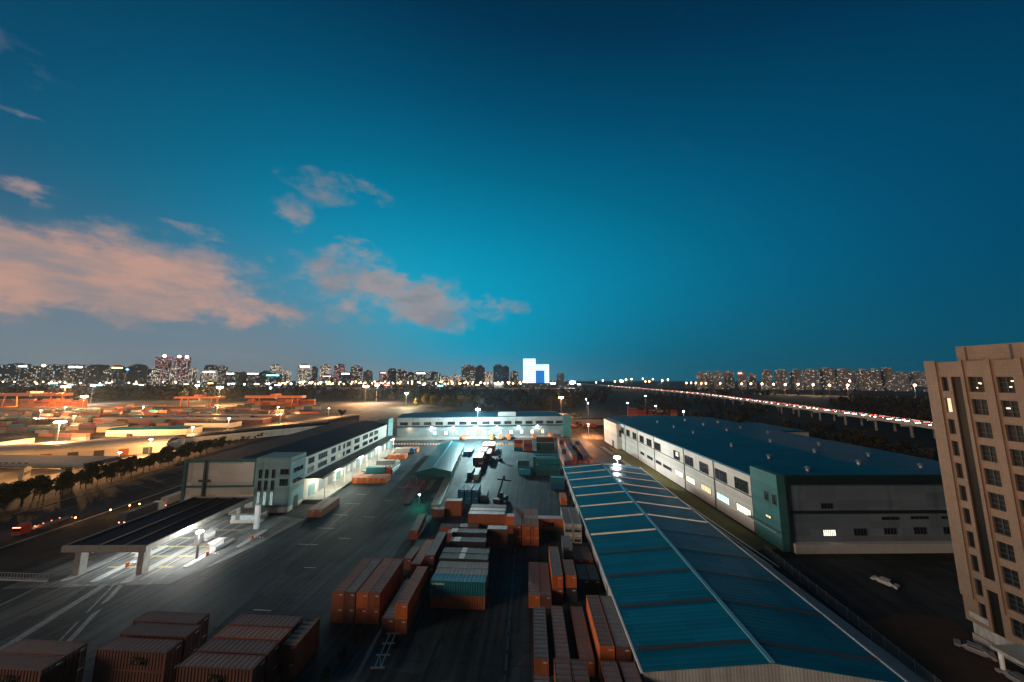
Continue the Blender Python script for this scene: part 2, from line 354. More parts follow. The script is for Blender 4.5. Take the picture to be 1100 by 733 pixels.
ROADLAMPS=[(-2203, 1182, 33.3), (-2156, 1185, 33.3), (-2071, 1190, 33.3), (-2035, 1191, 33.3), (-2000, 1193, 33.3), (-1965, 1195, 33.3), (-1747, 1207, 33.3), (-1646, 1213, 33.3), (-1533, 1219, 33.3), (-1482, 1222, 33.3), (-1057, 1194, 26.5), (-1008, 1197, 26.5), (-959, 1200, 26.5), (-911, 1202, 26.5), (-862, 1205, 26.5), (-813, 1208, 26.5), (-765, 1210, 26.5), (-716, 1213, 26.5), (-667, 1216, 26.5), (-618, 1218, 26.5), (-570, 1221, 26.5), (-521, 1224, 26.5), (-472, 1226, 26.5), (-424, 1229, 26.5), (-375, 1231, 26.5), (-326, 1234, 26.5), (-277, 1237, 26.5), (-229, 1239, 26.5), (-180, 1242, 26.5), (-131, 1245, 26.5), (-83, 1247, 26.5), (-34, 1250, 26.5)]
WHITELAMPS=[(-839, 956, 30.6), (-803, 958, 29.1), (-767, 960, 30.6), (-738, 961, 35.1), (-1065, 1044, 27.1), (-1009, 1047, 27.1), (-749, 861, 20.5), (-672, 965, 35.1)]
AVELAMPS=[(324, 1520, 27.6), (356, 1521, 36.6), (359, 1321, 34.5), (406, 1324, 42.2), (462, 1427, 43.7), (550, 1532, 45.5), (525, 1431, 33.3), (542, 1431, 33.3), (559, 1432, 43.7), (558, 1332, 38.4), (582, 1333, 42.2), (608, 1235, 30.3), (626, 1236, 30.3), (644, 1237, 30.3), (665, 1238, 28.5), (683, 1239, 28.5), (707, 1190, 29.4), (752, 1142, 28.7), (749, 1092, 29.7), (749, 1042, 30.6), (754, 1002, 30.0), (766, 973, 29.8), (779, 944, 31.2), (804, 925, 30.3), (830, 906, 29.5), (871, 899, 29.7), (1032, 1057, 39.6), (992, 855, 30.9)]
MASTS={'m1': (-345.5, 213.8, 17.9), 'm2': (-813.0, 502.6, 34.6), 'm3': (-670.8, 435.2, 22.1), 'm4': (-846.2, 558.8, 35.6), 'm5': (-560.1, 534.4, 33.2), 'm5b': (-750.4, 663.7, 33.2), 'm6': (-316.4, 587.5, 33.8), 'm7': (-305.7, 610.2, 35.1), 'm8': (-207.7, 518.5, 24.1), 'bb': (-42.9, 261.5, 23.6), 'm9': (39.7, 389.1, 25.9), 'n1': (80.1, 429.4, 16.1), 'n1b': (91.4, 503.9, 16.0), 'n2': (130.9, 421.9, 16.9), 'n3': (186.0, 509.0, 21.9), 'n4': (167.7, 423.9, 13.3), 'n5': (182.2, 380.2, 10.7), 'big1': (168.5, 1212.3, 32.1), 'big2': (386.5, 1316.2, 36.5), 'ss': (-42.0, 127.9, 3.5), 'gate': (-96.7, 88.1, 6.4), 'pl': (-244.0, 177.0, 5.3)}
CLOUDS=[(-1.0476, 0.1863, 0.0901, 0.0564, 1), (-0.9536, 0.2347, 0.1049, 0.0561, 1), (-0.8526, 0.23, 0.0765, 0.0503, 1), (-1.1035, 0.2128, 0.0554, 0.0454, 1), (-1.0033, 0.1495, 0.1409, 0.0319, 0.9), (-0.8179, 0.1603, 0.1301, 0.0263, 0.55), (-0.6522, 0.4955, 0.0843, 0.0326, 0.8), (-0.5272, 0.5179, 0.0667, 0.016, 0.7), (-0.7081, 0.4369, 0.0365, 0.0261, 0.8), (-0.6605, 0.432, 0.0282, 0.0248, 0.7), (-0.6139, 0.2847, 0.09, 0.05, 0.9), (-0.4798, 0.2912, 0.0984, 0.0455, 0.95), (-0.3267, 0.2557, 0.1206, 0.0544, 1), (-0.3676, 0.2041, 0.0781, 0.04, 0.9), (-0.5273, 0.3581, 0.0801, 0.0178, 0.75), (-0.5494, 0.1892, 0.0526, 0.0292, 0.85), (-0.1004, 0.2201, 0.0922, 0.027, 0.75), (-0.2662, 0.1802, 0.0705, 0.0295, 0.6), (-0.7186, 0.1625, 0.0689, 0.0262, 0.9), (-1.1056, 0.3231, 0.0257, 0.0162, 0.8), (-1.0988, 0.4443, 0.0288, 0.0126, 0.7), (-0.8779, 0.3379, 0.0443, 0.0138, 0.6), (-0.8315, 0.3169, 0.0258, 0.0104, 0.5), (-1.1224, 0.5166, 0.04, 0.0154, 0.35), (-1.0714, 0.4871, 0.0468, 0.0142, 0.3)]
# ------------------------------------------------------------------ sky, camera, key light
SUN_AZ, SUN_EL = -117.0, 14.0       # low city glow from the left, slightly behind the viewpoint
W = bpy.data.worlds.new('World'); S.world = W; W.use_nodes = True
nt = NT(W.node_tree); nt.n.clear()
wout = nt.node('ShaderNodeOutputWorld'); bg = nt.node('ShaderNodeBackground')
g = nt.node('ShaderNodeNewGeometry')
neg = nt.node('ShaderNodeVectorMath', operation='SCALE'); nt.put(neg.inputs[0], g.outputs['Incoming']); neg.inputs['Scale'].default_value = -1
d = neg.outputs[0]
sep = nt.node('ShaderNodeSeparateXYZ'); nt.put(sep.inputs[0], d)
az = nt.m('ARCTAN2', sep.outputs[0], sep.outputs[1]); el = nt.m('ARCSINE', sep.outputs[2])
# dusk gradient: brightest low in the north-west, dying away up and to the east
dr = nt.m('SUBTRACT', az, R(-22)); da = nt.m('MAXIMUM', nt.m('MULTIPLY', dr, 0.47), nt.m('MULTIPLY', dr, -0.72))
up = nt.m('SUBTRACT', el, R(13)); 
de = nt.m('MULTIPLY', nt.m('MAXIMUM', up, nt.m('MULTIPLY', up, -0.55)), 1.14)
dist = nt.m('SQRT', nt.m('ADD', nt.m('MULTIPLY', da, da), nt.m('MULTIPLY', de, de)))
sky = nt.ramp(nt.m('DIVIDE', dist, 1.3), [(0.0, lin(0, 153, 184)), (0.12, lin(0, 141, 174)), (0.24, lin(0, 120, 154)), (0.36, lin(0, 96, 128)), (0.48, lin(0, 72, 105)), (0.62, lin(0, 47, 75)), (0.8, lin(1, 24, 43)), (1.0, lin(1, 16, 30))])
# greener and greyer towards the horizon
hz = nt.m('POWER', 2.718, nt.m('MULTIPLY', nt.m('MULTIPLY', el, el), -1 / (2 * R(6.5) ** 2)))
east = nt.smooth(az, R(-10), R(30))
sky = nt.mix(nt.m('MULTIPLY', nt.m('MULTIPLY', hz, east), 0.55), sky, lin(0, 80, 93))
west = nt.m('SUBTRACT', 1.0, nt.smooth(az, R(-46), R(-8)))
hz2 = nt.m('POWER', 2.718, nt.m('MULTIPLY', nt.m('MULTIPLY', el, el), -1 / (2 * R(8.8) ** 2)))
wn_ = nt.noise(nt.mapping(d, (2.0, 2.0, 14)), 1.6, 4, 0.5)
greyf = nt.m('MULTIPLY', nt.m('MULTIPLY', hz2, west), nt.m('MULTIPLY_ADD', wn_, 0.35, 0.84), clamp=True)
sky = nt.mix(greyf, sky, lin(112, 126, 136))
low = nt.m('POWER', 2.718, nt.m('MULTIPLY', nt.m('MULTIPLY', el, el), -1 / (2 * R(2.2) ** 2)))
mid = nt.m('POWER', 2.718, nt.m('MULTIPLY', nt.m('MULTIPLY', nt.m('SUBTRACT', az, R(-18)), nt.m('SUBTRACT', az, R(-18))), -1 / (2 * R(16) ** 2)))
sky = nt.mix(nt.m('MULTIPLY', nt.m('MULTIPLY', low, mid), 0.6), sky, lin(128, 140, 144))
# long-exposure evening clouds lit by the city, set out by azimuth and elevation
CLOUD_LIST = CLOUDS
wv = nt.mapping(d, (1, 1, 1.5), (0, 0, R(38)))
wx = nt.noise(wv, 6.0, 5, 0.6); wy = nt.noise(nt.mapping(d, (1, 1, 1.5), (0.4, 0.2, R(38))), 8.5, 5, 0.6)
azw = nt.m('ADD', az, nt.m('MULTIPLY_ADD', wx, 0.16, -0.08)); elw = nt.m('ADD', el, nt.m('MULTIPLY_ADD', wy, 0.14, -0.07))
dens = None
for (ca, ce, ra, re, cw) in CLOUD_LIST:
    qx = nt.m('MULTIPLY', nt.m('SUBTRACT', azw, ca), 1 / ra); qy = nt.m('MULTIPLY', nt.m('SUBTRACT', elw, ce), 1 / re)
    q = nt.m('MULTIPLY', nt.m('MULTIPLY_ADD', qx, qx, nt.m('MULTIPLY', qy, qy)), -0.9)
    t = nt.m('MULTIPLY', nt.m('POWER', 2.718, q), cw)
    dens = t if dens is None else nt.m('ADD', dens, t)
fb = nt.noise(nt.mapping(d, (1, 1, 1.7), (0, 0, R(38))), 10.0, 6, 0.62)
fb2 = nt.noise(nt.mapping(d, (1, 1, 1.7), (0.2, 0.1, R(38))), 24.0, 5, 0.6)
cm = nt.smooth(nt.m('ADD', nt.m('ADD', nt.m('MULTIPLY_ADD', nt.smooth(dens, 0.02, 0.22), 0.5, nt.m('ADD', dens, -0.5)), nt.m('MULTIPLY_ADD', fb, 1.9, -0.98)), nt.m('MULTIPLY_ADD', fb2, 1.1, -0.55)), 0.12, 1.25)
cwarm = nt.m('MULTIPLY', nt.m('SUBTRACT', 1.0, nt.smooth(az, R(-58), R(-20))), nt.m('SUBTRACT', 1.0, nt.smooth(el, R(13), R(26))))
ccol = nt.mix(cwarm, lin(150, 142, 145), lin(188, 146, 130))
ccol = nt.mix(nt.m('MULTIPLY', nt.smooth(el, R(22), R(28)), 0.55), ccol, lin(70, 105, 122))
shade = nt.smooth(nt.noise(nt.mapping(d, (1, 1, 3.0), (0.3, 0, R(38))), 6.5, 5, 0.55), 0.38, 0.66)
ccol = nt.mix(nt.m('MULTIPLY', shade, 0.72), ccol, lin(116, 124, 134))
sky = nt.mix(nt.m('MULTIPLY', cm, 0.92), sky, ccol)
# below the horizon: dark ground tone
sky = nt.mix(nt.smooth(el, R(-1.5), R(-0.2)), lin(10, 16, 22), sky)
st = nt.node('ShaderNodeTexSky', sky_type='NISHITA'); st.sun_disc = False; st.sun_elevation = R(SUN_EL); st.sun_rotation = R(SUN_AZ)
nt.put(st.inputs[0], d) if st.inputs else None
vs = nt.node('ShaderNodeVectorMath', operation='SCALE'); nt.put(vs.inputs[0], st.outputs[0]); vs.inputs['Scale'].default_value = 0.0001
va = nt.node('ShaderNodeVectorMath', operation='ADD'); nt.put(va.inputs[0], sky); nt.put(va.inputs[1], vs.outputs[0])
nt.put(bg.inputs[0], va.outputs[0]); bg.inputs[1].default_value = 1.12
nt.l.new(bg.outputs[0], wout.inputs[0])

cam = bpy.data.cameras.new('camera'); co = bpy.data.objects.new('camera', cam); col.objects.link(co)
cam.sensor_width = 36; cam.lens = 10.8; cam.clip_start = 0.5; cam.clip_end = 40000
co.location = (0, 0, 50); co.rotation_euler = (R(90) + math.atan(39.5 / 330), 0, R(3.1))
S.camera = co
sl = bpy.data.lights.new('city_glow_sun', 'SUN'); so = bpy.data.objects.new('city_glow_sun', sl); col.objects.link(so)
sl.energy = 1.3; sl.angle = R(16); sl.color = (1.0, 0.74, 0.54)
sd = Vector((math.sin(R(SUN_AZ)) * math.cos(R(SUN_EL)), math.cos(R(SUN_AZ)) * math.cos(R(SUN_EL)), math.sin(R(SUN_EL))))
so.rotation_euler = (-sd).to_track_quat('-Z', 'Y').to_euler()
S.view_settings.view_transform = 'Standard'; S.view_settings.look = 'None'; S.view_settings.exposure = 0; S.view_settings.gamma = 1
S.render.engine = 'CYCLES'
S.cycles.use_denoising = True; S.cycles.max_bounces = 5; S.cycles.diffuse_bounces = 2; S.cycles.glossy_bounces = 2; S.cycles.transmission_bounces = 2
S.cycles.sample_clamp_indirect = 4.0
S.cycles.use_light_tree = True

# ------------------------------------------------------------------ ground and roads
def sheet(name, pts, z, m):
    mb = MB(); mb.poly([(x, y, z) for x, y in pts]); return structure(name, mb, m)
sheet('ground', [(-5100, -650), (5100, -650), (5100, 4550), (-5100, 4550)], -0.012, M['land'])
sheet('yard_ground', [(-62, 20), (17, 20), (57, 20), (57, 166), (45, 268), (-62, 255), (-86, 160), (-78, 60)], 0.0, M['yard'])
sheet('apron_road', [(-135, 20), (-62.05, 20), (-78.05, 60), (-86.05, 160), (-62.05, 255), (-62, 275), (-108, 252), (-98, 200), (-90, 115), (-128, 112), (-133, 75)], 0.0, M['apron'])
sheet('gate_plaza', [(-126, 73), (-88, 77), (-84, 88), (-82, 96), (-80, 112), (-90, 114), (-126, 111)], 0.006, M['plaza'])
sheet('depot_ground', [(-900, 60), (-190, 60), (-205, 170), (-232, 300), (-205, 380), (-130, 430), (-120, 520), (-260, 640), (-1500, 640), (-1500, 60)], 0.004, M['depot'])
sheet('street', [(-186, 20), (-150, 20), (-158, 110), (-185, 300), (-165, 430), (-190, 430), (-212, 300), (-190, 110)], 0.010, M['street'])
sheet('forecourt', [(64, 40), (160, 40), (160, 99), (64, 96)], 0.004, M['fore'])
sheet('rear_yard', [(46, 262), (62, 262), (62, 400), (44, 400)], 0.004, M['depot'])
sheet('soil_bed', [(68, 50), (83, 50), (84, 66), (88, 76), (80, 76.5), (66, 73)], 0.012, M['soil'])
sheet('grass_verge', [(56.5, 112), (64, 100), (72.6, 101), (66, 221), (58, 235), (54, 170)], 0.008, M['grass'])
sheet('shed_path', [(55, 48), (66, 52), (64, 100), (56.5, 112), (54.5, 112)], 0.006, M['kerb'])
# dark roads and rail strips across the pale depot concrete
for (xa, ya, xb, yb, w) in ((-900, 300, -330, 322, 9), (-900, 352, -330, 372, 12), (-900, 392, -250, 424, 6), (-760, 440, -300, 462, 10), (-700, 250, -420, 262, 8), (-640, 215, -400, 228, 7), (-900, 480, -330, 500, 7)):
    sheet('depot_road', [(xa, ya), (xb, yb), (xb, yb + w), (xa, ya + w)], 0.012, M['street'])
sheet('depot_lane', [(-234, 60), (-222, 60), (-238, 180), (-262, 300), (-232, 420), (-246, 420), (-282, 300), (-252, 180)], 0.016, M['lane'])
# kerbs and painted lines
kb = MB()
for (x0, y0, x1, y1) in ((-150, 20, -158, 110), (-158, 110, -185, 300), (-190, 110, -212, 300)):
    dx, dy = x1 - x0, y1 - y0; L_ = math.hypot(dx, dy); nx, ny = -dy / L_ * 0.2, dx / L_ * 0.2
    kb.prism([(x0 - nx, y0 - ny), (x0 + nx, y0 + ny), (x1 + nx, y1 + ny), (x1 - nx, y1 - ny)][::-1], 0.0, 0.14)
structure('street_kerb', kb, M['kerb'])
pl = MB()
def stripe(x0, y0, x1, y1, w, z=0.018):
    dx, dy = x1 - x0, y1 - y0; L_ = math.hypot(dx, dy); nx, ny = -dy / L_ * w / 2, dx / L_ * w / 2
    pl.poly([(x0 - nx, y0 - ny, z), (x1 - nx, y1 - ny, z), (x1 + nx, y1 + ny, z), (x0 + nx, y0 + ny, z)])
for k in range(26): stripe(-170 - k * 0.9, 30 + k * 10.5, -170.4 - k * 0.9, 34.5 + k * 10.5, 0.18)
for k in range(6): stripe(-117 + k * 4, 78, -119 + k * 4, 110, 0.16)
for k in range(7): stripe(-60, 70 + k * 15, -56, 70 + k * 15, 0.15)
for k in range(5): stripe(-70 - k * 1.2, 96 + k * 10, -64 - k * 1.2, 96 + k * 10, 0.16)
stripe(66.2, 92, 53.6, 235, 0.55, 0.022); stripe(64.6, 92, 52.0, 235, 0.3, 0.022)
structure('painted_lines', pl, M['paint'])
pl = MB(); stripe(-80.5, 50, -99.3, 76, 0.9, 0.03); stripe(-82.5, 50, -101.2, 76, 0.35, 0.03); stripe(-97.0, 55, -103.5, 76, 1.6, 0.03); stripe(-114, 50, -118.5, 76, 0.6, 0.03); structure('kerb_strips', pl, M['kerbworn'])
yl = MB()
for k in range(5):
    z = 0.020
    y0 = 82 + 5 * k
    yl.poly([(-112, y0, z), (-95, y0 + 1.0, z), (-95, y0 + 1.7, z), (-112, y0 + 0.7, z)])
structure('painted_yellow_lines', yl, M['yellow'])

rp_ = random.Random(31)
pa, pb_ = MB(), MB()
for k in range(46):
    x, y = rp_.uniform(-118, 14), rp_.uniform(55, 250); w, l = rp_.uniform(1.2, 4.5), rp_.uniform(2, 14)
    if y > 74 and x < -80: continue
    (pa if k % 3 else pb_).poly([(x, y, 0.03 + 0.0005 * k), (x + w, y, 0.03 + 0.0005 * k), (x + w - 0.06 * l, y + l, 0.03 + 0.0005 * k), (x - 0.06 * l, y + l, 0.03 + 0.0005 * k)])
structure('ground_patches', pa, M['patch']); structure('ground_patches', pb_, M['patchpale'])
dr = MB()
for (x0, y0, x1, y1) in ((-62, 50, -72, 150), (-4.5, 55, -4.5, 215), (-72, 150, -64, 240)):
    n = 40
    for k in range(n):
        a, b_ = k / n, (k + 0.8) / n; dx, dy = x1 - x0, y1 - y0
        dr.poly([(x0 + dx * a, y0 + dy * a, 0.056), (x0 + dx * a + 0.45, y0 + dy * a, 0.056), (x0 + dx * b_ + 0.45, y0 + dy * b_, 0.056), (x0 + dx * b_, y0 + dy * b_, 0.056)])
structure('ground_drain', dr, M['frame'])

# ------------------------------------------------------------------ wall openings
def opening(parent, face, a0, a1, z0, z1, pane, at, frame=M['frame'], bars=3, nm='window'):
    """window: frame ring standing proud of the wall, pane as its child. face 'y': wall faces -Y at y=at, a = x.  face 'x': wall faces -X at x=at, a = y"""
    mb = MB(); t = 0.14; o0, o1 = at - 0.12, at + 0.02
    def bx(p0, p1, q0, q1, d0=o0, d1=o1):
        if face == 'y': mb.box(p0, p1, d0, d1, q0, q1)
        elif face == 'x': mb.box(d0, d1, p0, p1, q0, q1)
        else: mb.box(at - 0.02, at + 0.12, p0, p1, q0, q1)
    bx(a0, a1, z0, z0 + t); bx(a0, a1, z1 - t, z1); bx(a0, a0 + t, z0 + t, z1 - t); bx(a1 - t, a1, z0 + t, z1 - t)
    for k in range(1, bars):
        c = a0 + (a1 - a0) * k / bars; bx(c - 0.05, c + 0.05, z0 + t, z1 - t)
    f = mb.build(nm, frame, parent)
    pb = MB()
    if face == 'y': pb.box(a0 + t, a1 - t, at - 0.05, at - 0.01, z0 + t, z1 - t)
    elif face == 'x': pb.box(at - 0.05, at - 0.01, a0 + t, a1 - t, z0 + t, z1 - t)
    else: pb.box(at + 0.01, at + 0.05, a0 + t, a1 - t, z0 + t, z1 - t)
    pb.build('pane', pane, f)
    return f
def slab(name, m, parent, *b):
    mb = MB()
    for q in b: mb.box(*q)
    return mb.build(name, m, parent)

# ------------------------------------------------------------------ right warehouse (local x to the right, y away)
rw = thing('warehouse', 'long two storey warehouse with vast blue roof and pale window wall', 'warehouse', (73, 99.3, 0), 3.8)
slab('side_wall', M['pale'], rw, (1.0, 2.0, 10, 158, 0, 18.0))
slab('front_wall', M['greyp'], rw, (3.0, 84, 0.6, 1.4, 0, 20.4), (83, 84, 1.4, 158, 0, 18))
slab('rear_wall', M['pale'], rw, (2.0, 83, 157, 158, 0, 18))
rb = MB(); xr = 43
rb.poly([(0.6, 1.4, 18.2), (xr, 1.4, 20.0), (xr, 158.4, 20.0), (0.6, 158.4, 18.2)][::-1]); rb.poly([(xr, 1.4, 20.0), (84.4, 1.4, 18.2), (84.4, 158.4, 18.2), (xr, 158.4, 20.0)][::-1])
rb.f = [tuple(reversed(f)) for f in rb.f]
rb.box(0.5, 0.95, 10.2, 158.4, 17.7, 18.3)
rb.build('roof', M['blueroof'], rw)
pb = MB(); pb.box(2.6, 84.2, -0.3, 0.55, 18.7, 21.3); pb.box(2.6, 84, 0.3, 0.6, 10.3, 11.1); pb.box(2.4, 3.0, -0.2, 0.6, 0, 18.7)
pb.build('parapet_band', M['darkband'], rw)
slab('stair_tower', M['teal'], rw, (0, 2.39, 0, 10, 5.6, 21.3), (0.3, 2.39, 0.3, 10, 0, 5.6))
slab('tower_canopy', M['tealpale'], rw, (-1.6, -0.01, -0.2, 11, 5.2, 5.5))
slab('plinth', M['kerb'], rw, (3.01, 84, -0.9, 0.59, 0, 2.5))
mbm = MB(); mbm.box(0.85, 1.0, 10.2, 157, 10.7, 11.1); mbm.build('wall_band', M['frame'], rw)
for y in (11.1, 30, 50.6, 79.5, 101.3, 122, 142):
    mb = MB(); mb.tube((0.82, y, 0), (0.82, y, 17.7), 0.16, n=6); mb.build('downpipe', M['frame'], rw)
for a0, a1, p in ((113.6, 119.6, 0), (103, 109, 0), (92.6, 98.3, 0), (82.5, 88.7, 0), (72.3, 79, 0), (54.1, 59.5, 1), (43.5, 49.9, 0), (33.3, 39.2, 0), (22.8, 29.4, 0), (12.7, 19, 0), (124, 130, 0), (134, 140, 0)):
    opening(rw, 'x', a0, a1, 11.3, 15.3, M['lit_white'] if p == 1 and False else M['glass'], 1.0, bars=5)
opening(rw, 'x', 55.0, 57.5, 12.8, 15.0, M['lit_white'], 0.92, bars=2)
for a0, a1, p in ((92.9, 98.1, 'glass'), (82.1, 89, 'glass'), (72.5, 78.6, 'glass'), (62.3, 70.5, 'glass'), (52.2, 59.3, 'lit_white'), (43.2, 49.7, 'lit_white'), (32.6, 38.9, 'lit_warm'), (22.4, 29.3, 'lit_cyan'), (12.4, 19, 'lit_white')):
    opening(rw, 'x', a0, a1, 3.9 if p != 'glass' else 4.2, 6.5 if p != 'glass' else 5.8, M[p], 1.0, bars=6)
for a0, a1, z0, z1, p in ((3.4, 5.0, 12.6, 15.4, 'glass'), (0.7, 2.2, 12.4, 15.4, 'glass'), (3.1, 5.2, 7.6, 8.5, 'lit_warm')):
    opening(rw, 'x', a0, a1, z0, z1, M[p], 0.0, bars=2)
for a0, a1, z0, z1, p in ((13, 16.6, 11.6, 13.2, 'glass'), (12.7, 16.6, 4, 5.9, 'lit_white'), (21.9, 25.8, 4.1, 6.1, 'glass'), (30.9, 34.7, 4.4, 6.2, 'glass'), (39.8, 43.6, 4.4, 6.4, 'glass'), (48.6, 52.4, 4.4, 6.4, 'glass'), (30.7, 35.9, 8.4, 9.3, 'glass'), (39.3, 44.8, 8.6, 9.4, 'glass'), (48.6, 54, 8.6, 9.4, 'glass')):
    opening(rw, 'y', a0, a1, z0, z1, M[p], 0.6, bars=4 if p == 'glass' else 7)
vent0 = None
for (vx, vy) in ((88.7, 222.4), (90.3, 201.9), (91.9, 182.0), (110.0, 228.2), (111.0, 206.8), (130.1, 224.6), (112.5, 186.1), (129.3, 200.3), (91.8, 149.2), (133.5, 184.2), (113.5, 155.5), (92.5, 128.3), (115.8, 135.6), (93.0, 112.3), (133.3, 153.5), (134.1, 133.5), (115.0, 118.0), (134.9, 117.9)):
    c, s_ = math.cos(R(-3.8)), math.sin(R(-3.8)); lx, ly = vx - 73, vy - 99.3
    lx, ly = lx * c - ly * s_, lx * s_ + ly * c
    zr = 18.2 + 1.8 * (1 - abs(lx - 43) / 42.4)
    mb = MB(); mb.tube((0, 0, -0.1), (0, 0, 0.7), 0.5, n=10); mb.tube((0, 0, 0.7), (0, 0, 1.2), 0.62, 0.85, n=12); mb.tube((0, 0, 1.2), (0, 0, 1.55), 0.85, 0.3, n=12)
    v = mb.build('roof_vent', M['steel'], rw); v.location = (lx, ly, zr)

# annex at the far end of that wall, lit orange
an = thing('annex_building', 'small pinkish annex lit orange at the far end of the warehouse', 'building', (62, 228, 0), 3.8)
slab('wall', M['pale'], an, (0, 9.5, 0, 29, 0, 17.2))
slab('roof', M['conc'], an, (-0.2, 9.6, -0.2, 29.2, 17.2, 17.6))
opening(an, 'y', 1.8, 5.6, 8.5, 13.0, M['glass'], 0.0, bars=2)
slab('door', M['dark'], an, (-0.08, 0, 6, 10, 0, 4.5))

# ------------------------------------------------------------------ left warehouse
lw = thing('warehouse', 'cream and teal warehouse with navy roof and canopied loading dock', 'warehouse', (-90.4, 117, 0), 4.8)
slab('front_wall', M['cream'], lw, (-39.2, -13.0, 0, 0.6, 0, 19.2))
slab('side_wall', M['cream'], lw, (-0.6, 0, 8.7, 100, 0, 18.2), (-39.2, -38.6, 0.6, 104, 0, 18.2))
slab('rear_wall', M['cream'], lw, (-38.6, -0.6, 103.4, 104, 0, 18.2))
slab('stair_tower', M['tealpale'], lw, (-13.0, 0, -0.2, 8.7, 2.0, 19.8))
slab('stair_tower_base', M['cream'], lw, (-12.9, -0.1, -0.1, 8.6, 0, 2.0))
slab('end_tower', M['tealpale'], lw, (-6, 1.0, 97, 106, 0, 21.3))
tb = MB(); tb.box(-39.5, -13.0, -0.25, 0, 18.3, 19.5); tb.box(-39.5, -13, -0.15, 0, 9.2, 9.9); tb.box(-39.5, -38.4, -0.2, 0, 0, 18.3); tb.box(-13.6, -13.0, -0.2, 0, 9.9, 18.3)
tb.build('wall_trim', M['teal'], lw)
rb = MB(); xr = -19.5
rb.poly([(-39.6, 0.3, 18.4), (xr, 0.3, 19.5), (xr, 104.3, 19.5), (-39.6, 104.3, 18.4)]); rb.poly([(xr, 0.3, 19.5), (0.4, 0.3, 18.4), (0.4, 104.3, 18.4), (xr, 104.3, 19.5)])
rb.box(0.1, 0.45, 8.7, 97, 17.9, 18.4)
rb.build('roof', M['navyroof'], lw)
slab('drain_shaft', M['frame'], lw, (-32.0, -31.2, -0.35, -0.02, 1, 19.2), (-33.6, -29.8, -0.3, -0.02, 11.2, 12.0))
for k, x in enumerate((-11.7, -9.4, -6.9)):
    opening(lw, 'y', x, x + 1.25, 12.3, 15.6, M['glass'], -0.2, bars=2)
    opening(lw, 'y', x, x + 1.25, 7.9, 11.6, M['glass'], -0.2, bars=2)
    opening(lw, 'y', x, x + 1.25, 2.6, 7.6, M['dim_cyan'], -0.2, bars=2)
opening(lw, 'y', -3.8, -0.6, 13.6, 15.7, M['glass'], -0.2, bars=2)
opening(lw, 'y', -3.8, -0.6, 9.5, 12.1, M['glass'], -0.2, bars=3)
opening(lw, 'x+', 1.5, 7.2, 13.6, 15.4, M['glass'], 0.0, bars=3)
opening(lw, 'x+', 1.5, 7.2, 9.6, 11.4, M['glass'], 0.0, bars=3)
slab('door', M['frame'], lw, (0.0, 0.1, 3.2, 5.4, 0, 4.6))
for a0, a1 in ((10.3, 14.4), (17.4, 24.2), (27.6, 31.4), (33.7, 35.8), (38.4, 40.2), (41.8, 46), (50.2, 56.2), (60.3, 66.8), (69, 74), (76, 82)):
    opening(lw, 'x+', a0, a1, 14.4, 16.9, M['glass'], 0.0, bars=4)
    opening(lw, 'x+', a0, a1, 10.9, 13.0, M['glass'] if a0 != 33.7 else M['lit_warm'], 0.0, bars=4)
slab('dock_canopy', M['dark'], lw, (0.02, 7.2, 8.9, 100, 9.3, 9.8), (7.0, 7.25, 8.9, 100, 9.0, 9.9))
for y in range(12, 100, 8):
    mb = MB(); mb.tube((6.6, y, 1.2), (6.6, y, 9.3), 0.16, n=6); mb.build('canopy_column', M['white'], lw)
slab('loading_dock', M['conc'], lw, (0.02, 8.4, 8.9, 100, 0, 1.2))
for k, y in enumerate(range(12, 96, 7)):
    slab('roller_door', M['steel'] if k % 3 else M['tealpale'], lw, (0.01, 0.12, y, y + 4.2, 1.22, 5.8))
for y in range(14, 98, 9):
    slab('tube_light', glow('dock tube light', (0.9, 1.0, 0.92), 8) if 'dock tube light' not in bpy.data.materials else bpy.data.materials['dock tube light'], lw, (2.5, 4.5, y, y + 0.3, 9.05, 9.2))
def lamp_light(parent, loc, energy, colr, size=0.6, name='lamp_light'):
    l = bpy.data.lights.new(name, 'POINT'); l.energy = energy; l.color = colr; l.shadow_soft_size = size
    o = bpy.data.objects.new(name, l); col.objects.link(o); o.location = loc
    if parent: o.parent = parent
    return o
for y in (16, 38, 60, 84):
    lamp_light(lw, (4.6, y, 8.6), 3200, (0.95, 1.0, 0.8), 0.5); lamp_light(lw, (7.7, y + 6, 8.9), 3000, (1.0, 0.9, 0.66), 0.4, 'edge_fill_light'); slab('added_edge_lamp', M['lamp_white'], lw, (7.3, 7.7, y + 5.8, y + 6.2, 9.0, 9.3))  # edge lamps and their fill lights added to brighten the dock yard

# ------------------------------------------------------------------ warehouse closing the yard
bb = thing('warehouse', 'wide warehouse closing the yard with lit loading bays under its band', 'warehouse', (-108, 252.5, 0), 8.0)
WB = 138
slab('upper_wall', M['bbwall'], bb, (0, WB, 0, 1, 10.6, 17.2))
slab('lower_wall', M['bblow'], bb, (0, WB, 0.6, 1.2, 0, 9.8))
slab('dark_band', M['darkband'], bb, (0, WB, -1.4, 1, 9.8, 10.6))
slab('end_tower', M['teal'], bb, (WB, WB + 7, -1.5, 12, 0, 18.4))
slab('rear_wall', M['pale'], bb, (0, WB, 40, 41, 0, 17))
rb = MB(); rb.poly([(-0.5, -0.4, 17.3), (WB, -0.4, 17.3), (WB, 20, 18.8), (-0.5, 20, 18.8)]); rb.poly([(-0.5, 20, 18.8), (WB, 20, 18.8), (WB, 41, 17.3), (-0.5, 41, 17.3)])
rb.build('roof', M['blueroof'], bb)
slab('plant_room', M['bbwall'], bb, (83, 98, 2, 9, 17.5, 21.0))
slab('loading_dock', M['conc'], bb, (0, WB, -3.5, 0.6, 0, 1.3))
